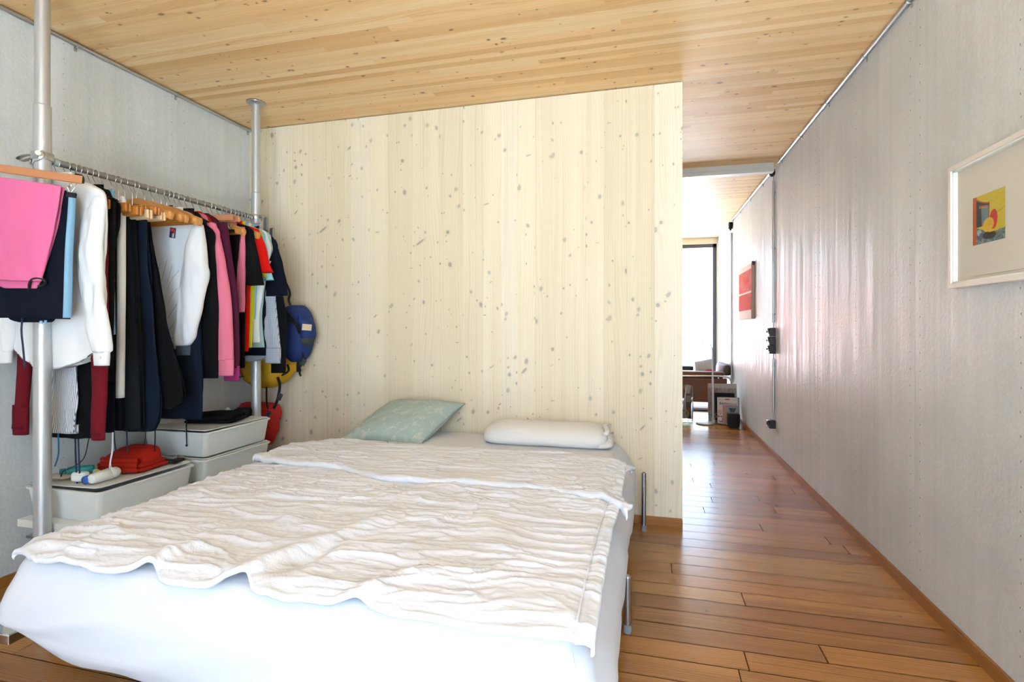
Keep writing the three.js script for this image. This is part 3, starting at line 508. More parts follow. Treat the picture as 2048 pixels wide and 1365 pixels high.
// ------------------------------------------------------------------ garments
const knitBump = dataTex(256, 256, (x, y, c) => { const v = 0.5 + 0.3 * Math.sin(x / 256 * Math.PI * 2 * 32) * Math.cos(y / 256 * Math.PI * 2 * 32 + Math.sin(x / 256 * Math.PI * 2 * 32)); c[0] = c[1] = c[2] = 255 * (0.6 * v + 0.4 * hash2(x, y, 5)); }, { size: [0.08, 0.08], color: false });
const cloth = (c, extra = {}) => phys(c, 0.92, 0, { bumpMap: knitBump, bumpScale: 0.0004, specularIntensity: 0.35, sheen: 0.04, sheenRoughness: 0.6, sheenColor: new THREE.Color(0x888888), ...extra });
const C = {
  white: cloth(0xe8e9ea), maroon: cloth(0x6a1420), black: cloth(0x0c0c0e), black2: cloth(0x111213), navy: cloth(0x0c1220), navy2: cloth(0x131c2b), charcoal: cloth(0x15171a), pink: cloth(0xdd7890), hotpink: cloth(0xe0709c), plum: cloth(0x4c1830), magenta: cloth(0x8f2f6a),
  red: cloth(0xd2140f), lime: cloth(0xc4c22a), aqua: cloth(0x8cc5cd), teal: cloth(0xa3bdb9), ltblue: cloth(0x86b2d2), grey: cloth(0xb9bcc2), darkgrey: cloth(0x4a545e), brick: cloth(0xa32110), sweat: cloth(0xe2e4e8), cream: cloth(0xe2deda), wine: cloth(0x2e0f15), bluecord: std(0x3f8fc4, 0.8), whitecord: std(0xdedede, 0.8), navycord: std(0x1d2b44, 0.8), blackcord: std(0x141416, 0.8), button: std(0xe8e4da, 0.4),
};
const stripeTex = canvasTex(128, 8, (g, w, h) => { g.fillStyle = '#d8dade'; g.fillRect(0, 0, w, h); g.fillStyle = '#70757d'; for (let i = 0; i < 16; i++) g.fillRect(i * 8, 0, 3, h); }); stripeTex.wrapS = stripeTex.wrapT = THREE.RepeatWrapping; stripeTex.repeat.set(1 / 0.09, 10);
const checkTex = canvasTex(64, 64, (g, w, h) => { g.fillStyle = '#c3c8d2'; g.fillRect(0, 0, w, h); g.fillStyle = 'rgba(70,80,100,.55)'; for (let i = 0; i < 8; i++) { g.fillRect(i * 8, 0, 2, h); g.fillRect(0, i * 8, w, 2); } }); checkTex.wrapS = checkTex.wrapT = THREE.RepeatWrapping; checkTex.repeat.set(1 / 0.048, 1 / 0.048);
const blobTex = canvasTex(256, 256, (g, w, h) => { const R = rng(4), k = ['#3f68b0', '#31549b', '#b5b32b', '#e0691f', '#2c3d80', '#6d8f3d']; g.fillStyle = k[0]; g.fillRect(0, 0, w, h); for (let i = 0; i < 60; i++) { g.fillStyle = k[Math.floor(R() * 6)]; g.beginPath(); g.ellipse(R() * w, R() * h, 10 + R() * 26, 8 + R() * 18, R() * 3, 0, 7); g.fill(); } }); blobTex.wrapS = blobTex.wrapT = THREE.RepeatWrapping; blobTex.repeat.set(4, 4);
const sprigTex = canvasTex(256, 256, (g, w, h) => { const R = rng(14); g.fillStyle = '#cfcac3'; g.fillRect(0, 0, w, h); g.fillStyle = '#77736f'; for (let i = 0; i < 46; i++) { g.beginPath(); g.ellipse(R() * w, R() * h, 2 + R() * 5, 1 + R() * 3, R() * 3, 0, 7); g.fill(); } }); sprigTex.wrapS = sprigTex.wrapT = THREE.RepeatWrapping; sprigTex.repeat.set(6, 6);
C.seer = std(0xffffff, 0.9, 0, { map: stripeTex }); C.check = std(0xffffff, 0.9, 0, { map: checkTex }); C.blob = std(0xffffff, 0.9, 0, { map: blobTex }); C.sprig = std(0xffffff, 0.9, 0, { map: sprigTex });

// loft whose bottom edge bows: c metres up at the sides
function bowed(g, y0, y1, hw, c) { const p = g.attributes.position; for (let i = 0; i < p.count; i++) { const y = p.getY(i), d = clamp((y0 - y) / (y0 - y1)); p.setY(i, y + c * Math.pow(Math.min(1, Math.abs(p.getX(i)) / hw), 2) * sstep(0.6, 1, d)); } g.computeVertexNormals(); return g; }
// half: [y, half width, half thickness]; sleeve (right): [y, x0, x1, half thickness, dz]
function top(name, label, cat, z, m, o) {
  const t = thing(name, label, cat, [RX, RY, z], o.yaw ?? 0);
  const rows = o.half.map(([y, w, th, dz, cx]) => [y, -w + (cx ?? 0), w + (cx ?? 0), th, dz ?? 0]), last = o.half[o.half.length - 1];
  let g = loft(rows, { M: 54, N: 64, fold: o.fold ?? 0.008, freq: o.freq ?? 20, seed: o.seed ?? 1, hem: 0.004 });
  if (o.bow) g = bowed(g, o.half[0][0], last[0], last[1], o.bow);
  const body = obj('body', g, m, t);
  const sl = (rows2, s) => {
    if (!rows2) return; const r = s > 0 ? rows2 : mirrorRows(rows2);
    const sg = loft(r, { M: 40, N: 36, fold: (o.fold ?? 0.008) * 0.9, freq: 26, fy: 3, seed: (o.seed ?? 1) + 7 * s, e: 0.9, hem: 0.003 }); const sm = obj('sleeve', sg, o.sleeveMat ?? m, t);
    if (o.cuff) { const [y0, y1, cm] = o.cuff, a = r[r.length - 1], dx = o.cuffDx ?? 0; obj('cuff', loft([[y0, a[1] - 0.002, a[2] + 0.002, a[3] * 0.95, a[4]], [(y0 + y1) / 2, a[1] - 0.003, a[2] + 0.003, a[3] * 0.95, a[4]], [y1, a[1], a[2], a[3] * 0.9, a[4]]], { M: 8, N: 30, fold: 0.002, e: 0.9 }), cm ?? m, sm); if (o.cuffButton) obj('button', new THREE.CylinderGeometry(0.006, 0.006, 0.003, 16).rotateX(Math.PI / 2).translate((a[1] + a[2]) / 2 + s * 0.015, (y0 + y1) / 2, a[4] + a[3] + 0.001), C.button, sm); }
  };
  sl(o.sleeve, 1); sl(o.sleeveL ?? o.sleeve, -1);
  if (o.collar) { const p = []; for (let i = 0; i <= 20; i++) { const a = i / 20 * Math.PI * 1.8 + 0.1 * Math.PI + Math.PI / 2; p.push([Math.cos(a) * 0.075, o.half[0][0] + 0.008 - 0.012 * Math.sin(a), Math.sin(a) * 0.022]); } obj('collar', strap(p, 0.036, 0.003, V3(0, 1, 0), 40), o.collarMat ?? m, t); }
  if (o.hood) obj('hood', loft([[o.half[0][0] + 0.01, -0.05, 0.06, 0.012, -0.01], [o.half[0][0] - 0.03, -0.11, 0.12, 0.026, -0.012], [o.half[0][0] - 0.09, -0.14, 0.15, 0.026, -0.012], [o.half[0][0] - 0.14, -0.1, 0.1, 0.016, -0.012]], { M: 16, N: 30, fold: 0.008, seed: 3 }), o.hoodMat ?? m, t);
  if (o.crew) { const p = []; for (let i = 0; i <= 24; i++) { const a = i / 24 * Math.PI * 2; p.push([Math.cos(a) * 0.07, o.half[0][0] + 0.004, Math.sin(a) * 0.014]); } obj('neckband', strap(p, 0.018, 0.004, V3(0, 1, 0), 40), m, t); }
  return t;
}
function trousers(name, label, cat, z, m, o) {
  const t = thing(name, label, cat, [RX, RY, z], o.yaw ?? 0);
  for (const s of [1, -1]) obj('leg', loft(o.rows.map(([y, a, b, th]) => [y, a - (s < 0 ? 0.012 : 0), b - (s < 0 ? 0.014 : 0), th ?? 0.009, s * 0.0095]), { M: 46, N: 44, fold: o.fold ?? 0.005, freq: 24, seed: (o.seed ?? 3) + s, hem: 0.006 }), m, t);
  if (o.band) { const r = o.rows[o.rows.length - 1]; obj('waistband', loft([[r[0] + 0.035, r[1] - 0.003, r[2] + 0.003, 0.02], [r[0] + 0.005, r[1] - 0.003, r[2] + 0.003, 0.02], [r[0] - 0.002, r[1], r[2], 0.018]], { M: 8, N: 44, fold: 0.004, seed: o.seed }), o.bandMat ?? m, t); }
  if (o.stripe) { const [sm, w, y0, y1] = o.stripe, R = smoothRows(o.rows.map((r) => [r[0], r[1], r[2], r[3] ?? 0.009, 0]), 30).filter((r) => r[0] <= y0 && r[0] >= y1); obj('side_stripe', loft(R.map((r) => [r[0], r[2] - w, r[2] + 0.0025, (r[3] ?? 0.009) * 0.95 + 0.006, 0.006]), { M: 40, N: 20, fold: 0.001 }), sm, t); }
  for (const [pts, cm, r] of o.cords ?? []) obj('drawstring', tube(pts.map(([x, y, zz]) => [x, y, zz ?? 0.01]), r ?? 0.0028, 30, 7), cm, t);
  return t;
}
const H0 = (sh, drop, hw, hem, th = 0.018) => [[-0.072, 0.055, 0.008], [-0.085, 0.1, 0.014], [-0.085 - drop * 0.55, sh * 0.72, th * 0.9], [-0.09 - drop, sh, th], [-0.16 - drop, sh * 1.0, th], [-0.32 - drop, hw, th * 1.1], [(hem - 0.4) / 2, hw, th * 1.1], [hem, hw * 0.98, th * 1.15]];

hanger('wood', -1.585, 'light wooden hanger inside the white shirt beside the thick pole').scale.set(0.82, 1, 0.8);
top('dress_shirt', 'white long-sleeved shirt hanging next to the thick pole', 'shirt', -1.588, C.white, { half: [[-0.07, 0.06, 0.012], [-0.08, 0.11, 0.022], [-0.098, 0.175, 0.028], [-0.128, 0.232, 0.03], [-0.16, 0.248, 0.03], [-0.24, 0.25, 0.026], [-0.42, 0.236, 0.024], [-0.62, 0.238, 0.024], [-0.84, 0.236, 0.024]], bow: 0.085, sleeve: [[-0.15, 0.2, 0.24, 0.012, 0.004], [-0.22, 0.165, 0.255, 0.024, 0.012], [-0.36, 0.135, 0.258, 0.029, 0.018], [-0.5, 0.155, 0.266, 0.029, 0.02], [-0.63, 0.19, 0.283, 0.027, 0.02], [-0.75, 0.222, 0.298, 0.024, 0.02], [-0.77, 0.23, 0.292, 0.02, 0.02]], cuff: [-0.75, -0.82, C.white], cuffButton: true, collar: true, fold: 0.016, freq: 15, seed: 21 });
hanger('black', -1.622, 'black hanger inside the maroon jumper');
top('jumper', 'maroon knitted jumper with ribbed sleeves hanging behind the white shirt', 'jumper', -1.626, C.maroon, { half: H0(0.21, 0.05, 0.2, -0.80), sleeve: [[-0.13, 0.15, 0.2, 0.018, 0.002], [-0.3, 0.14, 0.21, 0.022, 0.004], [-0.6, 0.145, 0.215, 0.022, 0.006], [-0.95, 0.15, 0.214, 0.02, 0.01], [-1.1, 0.152, 0.208, 0.018, 0.012]], sleeveL: [[-0.13, 0.15, 0.2, 0.018, 0.002], [-0.4, 0.17, 0.23, 0.022, 0.004], [-0.8, 0.2, 0.262, 0.02, 0.006], [-1.0, 0.212, 0.272, 0.02, 0.01], [-1.1, 0.208, 0.284, 0.018, 0.012]], cuff: [-1.0, -1.125, C.maroon], crew: true, seed: 5, fold: 0.006 });
hanger('clamp', -1.648, 'wooden trouser hanger gripping the grey striped trousers');
trousers('striped_trousers', 'grey and white striped trousers hanging behind the white shirt', 'trousers', -1.648, C.seer, { rows: [[-0.14, -0.13, 0.05], [-0.4, -0.13, 0.05], [-0.85, -0.128, 0.035], [-1.0, -0.132, 0.045, 0.012], [-1.112, -0.142, 0.022, 0.014]], fold: 0.018, band: true, seed: 8, cords: [[[[-0.07, -1.11], [-0.068, -1.2], [-0.075, -1.225], [-0.088, -1.255]], C.bluecord, 0.0028]] });
hanger('black', -1.668, 'black hanger gripping the black shorts with long cords');
trousers('shorts', 'black shorts with long dangling drawstrings above the open box', 'shorts', -1.67, C.black, { rows: [[-0.3, -0.13, 0.12], [-0.7, -0.13, 0.12], [-1.0, -0.132, 0.12], [-1.135, -0.135, 0.122]], seed: 12, fold: 0.009, cords: [[[[-0.006, -1.13], [-0.004, -1.22], [0.002, -1.3], [0.006, -1.33]], C.navycord, 0.0032], [[[0.01, -1.13], [0.014, -1.22], [0.018, -1.29]], C.navycord, 0.0032], [[[0.07, -1.13], [0.04, -1.22], [-0.02, -1.26], [-0.078, -1.285], [-0.086, -1.305]], C.blackcord, 0.002]] });
hanger('black', -1.692, 'black plastic hanger inside the black hooded jacket');
top('jacket', 'black hooded jacket squeezed between white shirt and blue-striped track trousers', 'jacket', -1.694, C.black2, { half: H0(0.165, 0.055, 0.14, -0.9, 0.016), sleeve: [[-0.13, 0.11, 0.16, 0.018, 0], [-0.5, 0.1, 0.158, 0.02, 0], [-0.85, 0.09, 0.146, 0.02, 0]], hood: true, seed: 31, cuff: [-0.85, -0.9, C.black] });
hanger('black', -1.716, 'black plastic hanger inside the maroon edged black top');
top('long_sleeved_top', 'black top with a dark red edge behind the hooded jacket', 'top', -1.717, C.black, { half: H0(0.162, 0.06, 0.13, -0.85, 0.014), sleeve: [[-0.14, 0.11, 0.15, 0.014, 0], [-0.5, 0.08, 0.118, 0.016, 0], [-0.8, 0.07, 0.112, 0.016, 0]], crew: true, sleeveMat: C.wine, seed: 33 });
hanger('clamp', -1.738, 'wooden trouser hanger gripping the blue-striped track trousers');
trousers('track_trousers', 'navy track trousers with a light blue side stripe', 'trousers', -1.738, C.navy, { rows: [[-0.14, -0.11, 0.11], [-0.5, -0.11, 0.103], [-0.9, -0.12, 0.11], [-1.12, -0.12, 0.11]], stripe: [C.ltblue, 0.019, -0.12, -0.72], seed: 14, cords: [[[[0.108, -1.12], [0.106, -1.19], [0.094, -1.25], [0.09, -1.28]], C.whitecord, 0.0018], [[[0.112, -1.12], [0.11, -1.2], [0.098, -1.25], [0.104, -1.285]], C.whitecord, 0.0018]] });
obj('waist_tie', loft([[-0.075, 0.06, 0.1, 0.006], [-0.095, 0.07, 0.105, 0.01], [-0.12, 0.075, 0.105, 0.008]], { M: 10, N: 20, fold: 0.004 }), C.ltblue, scene.children[scene.children.length - 1]);
hanger('clamp', -1.775, 'wooden trouser hanger gripping the white-striped trousers');
trousers('track_trousers', 'dark trousers with a broad off-white side stripe', 'trousers', -1.778, C.navy, { rows: [[-0.15, -0.11, 0.115], [-0.45, -0.11, 0.115], [-0.75, -0.115, 0.112], [-1.12, -0.12, 0.105]], stripe: [C.cream, 0.028, -0.1, -1.0], seed: 15 });
obj('waist_tie', loft([[-0.095, 0.08, 0.105, 0.006], [-0.115, 0.085, 0.115, 0.01], [-0.15, 0.09, 0.115, 0.008]], { M: 10, N: 20, fold: 0.004 }), C.cream, scene.children[scene.children.length - 1]);
hanger('clamp', -1.814, 'wooden trouser hanger gripping the charcoal trousers');
trousers('trousers', 'charcoal trousers right of the off-white striped pair', 'trousers', -1.816, C.charcoal, { rows: [[-0.15, -0.11, 0.102], [-0.46, -0.12, 0.126], [-0.77, -0.13, 0.152], [-1.125, -0.14, 0.166]], seed: 16, fold: 0.008, cords: [[[[0.016, -1.13], [0.02, -1.18], [0.026, -1.22]], C.navycord, 0.003]] });
hanger('paleClamp', -1.838, 'pale wooden trouser hanger gripping the black trousers');
trousers('trousers', 'black trousers between the charcoal and the navy pair', 'trousers', -1.848, C.black2, { rows: [[-0.16, -0.11, 0.1], [-0.5, -0.12, 0.12], [-0.8, -0.13, 0.14], [-1.12, -0.135, 0.15]], seed: 17, cords: [[[[0.05, -1.13], [0.052, -1.18], [0.055, -1.235]], C.navycord, 0.003]] });
hanger('clamp', -1.868, 'wooden trouser hanger gripping the navy trousers');
trousers('trousers', 'navy blue trousers with a deep fold beside the flared black pair', 'trousers', -1.884, C.navy2, { rows: [[-0.165, -0.11, 0.118], [-0.3, -0.11, 0.124], [-0.55, -0.12, 0.15], [-0.85, -0.12, 0.178], [-1.0, -0.12, 0.2, 0.012], [-1.09, -0.12, 0.19, 0.014], [-1.145, -0.12, 0.165, 0.012]], seed: 18, fold: 0.01 });
hanger('paleClamp', -1.905, 'pale wooden trouser hanger gripping the flared black trousers');
trousers('trousers', 'wide flared black trousers left of the white sweatshirt', 'trousers', -1.935, C.black, { rows: [[-0.13, -0.1, 0.062], [-0.26, -0.1, 0.09], [-0.5, -0.1, 0.143], [-0.73, -0.1, 0.2], [-0.92, -0.1, 0.262, 0.014], [-1.0, -0.1, 0.27, 0.016], [-1.045, -0.1, 0.2, 0.014]], seed: 19, fold: 0.009, cords: [[[[0.09, -1.04], [0.11, -1.14], [0.108, -1.27]], C.blackcord, 0.0026], [[[0.1, -1.04], [0.06, -1.15], [0.045, -1.24]], C.blackcord, 0.0016]] });
const w1 = hanger('wood', -1.925, 'honey-coloured wooden hanger nearest the trousers, bare', undefined);
copyOf(w1, [RX, RY, -1.968], 0.06, 'second bare honey wooden hanger from the trousers');
copyOf(w1, [RX, RY, -2.012], -0.03, 'third bare honey wooden hanger from the trousers');
copyOf(w1, [RX, RY, -2.055], 0.04, 'bare honey wooden hanger next to the white sweatshirt');
hanger('wood', -2.085, 'wooden hanger inside the navy folded trousers');
trousers('trousers', 'dark navy trousers folded over a hanger, low behind the white sweatshirt', 'trousers', -2.125, C.navy2, { rows: [[-0.5, -0.15, 0.16], [-0.8, -0.15, 0.18], [-1.0, -0.15, 0.19, 0.012], [-1.13, -0.14, 0.185, 0.014]], seed: 24, fold: 0.012, cords: [[[[0.09, -1.12], [0.09, -1.2], [0.092, -1.262]], C.blackcord, 0.0026], [[[0.09, -1.258], [0.0925, -1.268]], C.blackcord, 0.005]] });
hanger('black', -2.108, 'black hanger inside the white sweatshirt');
const lineTex = canvasTex(1000, 1500, (g, w, h) => { // 0.5 m x 0.75 m of chest, thin slanted lines
  g.fillStyle = '#ffffff'; g.fillRect(0, 0, w, h); g.strokeStyle = '#8d9298'; g.lineWidth = 4; g.lineCap = 'round';
  const L = (x0, y0, x1, y1) => { g.beginPath(); g.moveTo((x0 + 0.25) * 2000, (-0.05 - y0) * 2000); g.lineTo((x1 + 0.25) * 2000, (-0.05 - y1) * 2000); g.stroke(); };
  for (const s of [1]) { L(-0.075, -0.46, -0.045, -0.35); L(-0.035, -0.435, -0.008, -0.335); L(-0.008, -0.45, 0.03, -0.36); L(0.0, -0.47, 0.068, -0.385); L(0.0, -0.55, 0.062, -0.475); L(0.0, -0.622, 0.06, -0.555); L(0.002, -0.69, 0.055, -0.63); L(0.012, -0.74, 0.05, -0.7); }
});
lineTex.wrapS = lineTex.wrapT = THREE.ClampToEdgeWrapping; lineTex.repeat.set(2, 1 / 0.75); lineTex.offset.set(0.5, 1 + 0.05 / 0.75);
C.sweatFront = cloth(0xe2e4e8, { map: lineTex });
const sweat = top('sweatshirt', 'white sweatshirt with a small chest emblem and dark grey cuffs', 'sweatshirt', -2.112, C.sweatFront, { sleeveMat: C.sweat, half: [[-0.08, 0.06, 0.01], [-0.1, 0.12, 0.018], [-0.14, 0.17, 0.022], [-0.205, 0.202, 0.024], [-0.3, 0.205, 0.026], [-0.45, 0.185, 0.026], [-0.6, 0.155, 0.024], [-0.78, 0.11, 0.018]], sleeve: [[-0.16, 0.15, 0.19, 0.02, 0.003], [-0.25, 0.12, 0.212, 0.034, 0.012], [-0.35, 0.1, 0.23, 0.04, 0.018], [-0.405, 0.092, 0.244, 0.042, 0.02], [-0.48, 0.085, 0.222, 0.04, 0.02], [-0.6, 0.065, 0.2, 0.036, 0.02], [-0.72, 0.05, 0.165, 0.032, 0.02], [-0.76, 0.062, 0.13, 0.026, 0.02]], cuff: [-0.755, -0.81, C.darkgrey], crew: true, fold: 0.011, freq: 15, seed: 41 });
{
  // chest emblem: navy square patch with a red bar above a pale stem
  const body = sweat.children[0], p = body.geometry.attributes.position, fz = (x, y) => { let b = -1; for (let i = 0; i < p.count; i++) if (Math.abs(p.getX(i) - x) < 0.02 && Math.abs(p.getY(i) - y) < 0.02) b = Math.max(b, p.getZ(i)); return b; };
  const z = fz(0.03, -0.2) + 0.0015, q = (w, h, x, y, dz) => { const g = rbox(w, h, 0.0016, 0.0006, 0.03 + x, -0.198 + y, z + dz, 2), a = g.attributes.position; for (let i = 0; i < a.count; i++) a.setXYZ(i, a.getX(i) + (a.getY(i) + 0.198) * 0.12, a.getY(i) - (a.getX(i) - 0.03) * 0.16, a.getZ(i)); return g; };
  const e = obj('chest_emblem', q(0.036, 0.05, 0, 0, 0), std(0x1c2536, 0.8), sweat);
  obj('emblem_bar', [q(0.026, 0.014, 0.001, 0.014, 0.0012), q(0.008, 0.016, 0.01, 0.002, 0.0012)], std(0xd23a48, 0.8), e); obj('emblem_stem', [q(0.012, 0.02, 0.006, -0.012, 0.0013)], std(0xb9bec6, 0.8), e);
}
hanger('black', -2.138, 'black hanger inside the dark red top');
top('long_sleeved_top', 'dark wine-red top whose hem shows under the white sweatshirt', 'top', -2.146, C.wine, { half: H0(0.17, 0.1, 0.13, -0.99, 0.014), sleeve: [[-0.2, 0.1, 0.16, 0.014, 0], [-0.6, 0.07, 0.14, 0.016, 0], [-0.98, 0.06, 0.145, 0.014, 0]], seed: 51 });
hanger('black', -2.172, 'black hanger inside the long black cardigan');
top('cardigan', 'long black cardigan between white sweatshirt and pink sweatshirt', 'cardigan', -2.178, C.black, { half: H0(0.2, 0.1, 0.18, -0.9, 0.016), sleeve: [[-0.19, 0.14, 0.19, 0.018, 0], [-0.4, 0.13, 0.212, 0.024, 0.004], [-0.6, 0.12, 0.228, 0.024, 0.004], [-0.85, 0.1, 0.224, 0.022, 0.004], [-0.93, 0.092, 0.224, 0.018, 0.004]], crew: true, seed: 52 });
hanger('black', -2.205, 'black hanger inside the pink hooded sweatshirt');
top('sweatshirt', 'pink hooded sweatshirt with its long sleeve hanging straight down', 'sweatshirt', -2.218, C.pink, { half: H0(0.19, 0.08, 0.17, -0.8, 0.018), sleeve: [[-0.13, 0.12, 0.165, 0.018, 0.002], [-0.22, 0.13, 0.2, 0.024, 0.006], [-0.38, 0.16, 0.24, 0.028, 0.01], [-0.55, 0.178, 0.268, 0.028, 0.012], [-0.7, 0.186, 0.282, 0.026, 0.014], [-0.84, 0.184, 0.288, 0.024, 0.014]], cuff: [-0.83, -0.918, C.pink], hood: true, hoodMat: C.brick, seed: 53, fold: 0.006 });
hanger('black', -2.252, 'black hanger inside the plum hooded jumper');
top('jumper', 'plum hooded jumper directly behind the pink sweatshirt', 'jumper', -2.268, C.plum, { half: H0(0.2, 0.07, 0.18, -0.84, 0.018), sleeve: [[-0.12, 0.14, 0.19, 0.018, 0], [-0.3, 0.15, 0.224, 0.022, 0.004], [-0.52, 0.17, 0.262, 0.022, 0.006], [-0.78, 0.18, 0.272, 0.02, 0.006], [-0.88, 0.18, 0.272, 0.018, 0.006]], cuff: [-0.87, -0.95, C.magenta], hood: true, hoodMat: C.plum, seed: 54 });
const clip1 = hanger('clip', -2.30, 'reddish wooden clip hanger holding the grey sprigged skirt');
trousers('skirt', 'pale grey skirt with small dark sprigs hanging from metal clips', 'skirt', -2.305, C.sprig, { rows: [[-0.125, -0.15, 0.145], [-0.3, -0.15, 0.155], [-0.5, -0.15, 0.15]], seed: 55 });
copyOf(clip1, [RX, RY, -2.345], 0.02, 'reddish wooden clip hanger holding the colourful skirt');
trousers('skirt', 'blue skirt with yellow and orange blotches on metal clips', 'skirt', -2.345, C.blob, { rows: [[-0.105, -0.15, 0.138], [-0.3, -0.15, 0.138], [-0.55, -0.15, 0.13]], seed: 56 });
hanger('wood', -2.372, 'honey wooden hanger inside the narrow black dress');
top('dress', 'narrow black dress behind the colourful blotched skirt', 'dress', -2.392, C.black, { half: H0(0.155, 0.05, 0.14, -0.88, 0.016), seed: 57 });
hanger('black', -2.415, 'black hanger inside the short pink sleeve top');
top('t_shirt', 'pink top with a narrow three-quarter sleeve in front of the black t-shirt', 't-shirt', -2.43, C.pink, { half: H0(0.135, 0.045, 0.1, -0.5, 0.014), sleeve: [[-0.112, 0.11, 0.16, 0.012, 0.004], [-0.25, 0.11, 0.168, 0.018, 0.008], [-0.42, 0.095, 0.165, 0.02, 0.008], [-0.52, 0.088, 0.158, 0.02, 0.008], [-0.585, 0.085, 0.155, 0.018, 0.008]], crew: true, seed: 58 });
hanger('black', -2.45, 'black hanger inside the wide black t-shirt');
const tee = (h, z, m, label, o = {}) => top('t_shirt', label, 't-shirt', z, m, { half: [[-0.07, 0.055, 0.008], [-0.085, 0.1, 0.012], [-0.105, 0.158, 0.014], [-0.16, 0.19, 0.016], [-0.4, o.bw ?? 0.135, 0.018], [-0.6, 0.125, 0.018], [o.hem ?? -0.76, o.hw ?? 0.115, 0.018]], sleeve: [[-0.11, 0.13, 0.165 + (o.sh ?? 0) * 0.5, 0.014, 0.002], [-0.21, 0.125, 0.2 + (o.sh ?? 0), 0.02, 0.006], [-0.32, o.s0 ?? 0.14, 0.23 + (o.sx ?? 0), 0.024, 0.008], [-0.385 + (o.sy ?? 0), o.s0 ?? 0.15, 0.258 + (o.sx ?? 0), 0.022, 0.008]], crew: true, seed: h, fold: 0.006 });
tee(61, -2.468, C.black2, 'black t-shirt with a wide short sleeve behind the narrow pink sleeve', { s0: 0.1, sy: -0.05, hem: -0.9, hw: 0.12 });
hanger('wood', -2.482, 'honey wooden hanger inside the bright red t-shirt');
tee(62, -2.505, C.red, 'bright red t-shirt between black and yellow-green ones', { sx: 0.034, sy: 0.025, sh: 0.036, hem: -0.81 });
hanger('black', -2.515, 'black hanger inside the yellow-green t-shirt');
tee(63, -2.532, C.lime, 'yellow-green t-shirt peeking out behind the red one', { sx: -0.03, hem: -0.79 });
hanger('black', -2.54, 'black hanger inside the pale aqua t-shirt');
tee(64, -2.553, C.aqua, 'pale aqua t-shirt with its sleeve below the red sleeve', { sx: -0.008, sy: -0.015, hem: -0.62 });
hanger('black', -2.565, 'black hanger inside the white t-shirt');
tee(65, -2.578, C.white, 'white t-shirt near the corner pole, its hem hanging low', { sx: -0.045, sy: 0.1, sh: 0.012, bw: 0.165, hw: 0.13, hem: -0.76 });
hanger('black', -2.59, 'black hanger inside the grey-green t-shirt');
tee(66, -2.602, C.teal, 'grey-green t-shirt behind the white one', { sx: -0.07, sy: 0.05, bw: 0.15, hw: 0.142, hem: -0.79 });
hanger('black', -2.612, 'black hanger inside the dark navy polo shirt');
top('polo_shirt', 'dark navy polo shirt with wide sleeve beside the corner pole', 'shirt', -2.632, C.navy, { half: [[-0.09, 0.06, 0.01], [-0.1, 0.12, 0.014], [-0.14, 0.18, 0.016], [-0.2, 0.21, 0.018], [-0.4, 0.17, 0.018], [-0.84, 0.15, 0.02]], sleeve: [[-0.15, 0.15, 0.195, 0.014, 0.002], [-0.22, 0.14, 0.218, 0.02, 0.006], [-0.3, 0.14, 0.248, 0.026, 0.008], [-0.4, 0.14, 0.276, 0.026, 0.008], [-0.485, 0.14, 0.288, 0.024, 0.008]], collar: true, seed: 67 });
hanger('black', -2.628, 'black hanger inside the grey checked shirt');
top('dress_shirt', 'pale grey finely checked shirt with its cuff near the backpacks', 'shirt', -2.652, C.check, { half: H0(0.19, 0.08, 0.15, -0.88, 0.014), sleeve: [[-0.17, 0.13, 0.18, 0.014, 0], [-0.4, 0.12, 0.176, 0.02, 0.006], [-0.6, 0.11, 0.198, 0.024, 0.01], [-0.8, 0.122, 0.222, 0.024, 0.012]], cuff: [-0.79, -0.885, C.check], collar: true, bow: 0.04, seed: 68 });
hanger('black', -2.645, 'black hanger inside the last black jumper');
top('jumper', 'black jumper, last garment on the rail before the corner', 'jumper', -2.668, C.black, { half: H0(0.17, 0.1, 0.15, -0.85, 0.012), sleeve: [[-0.17, 0.13, 0.17, 0.012, -0.004], [-0.4, 0.13, 0.196, 0.018, -0.004], [-0.6, 0.13, 0.235, 0.022, -0.002], [-0.9, 0.135, 0.238, 0.02, -0.002], [-0.945, 0.135, 0.235, 0.018, -0.002]], seed: 69 });

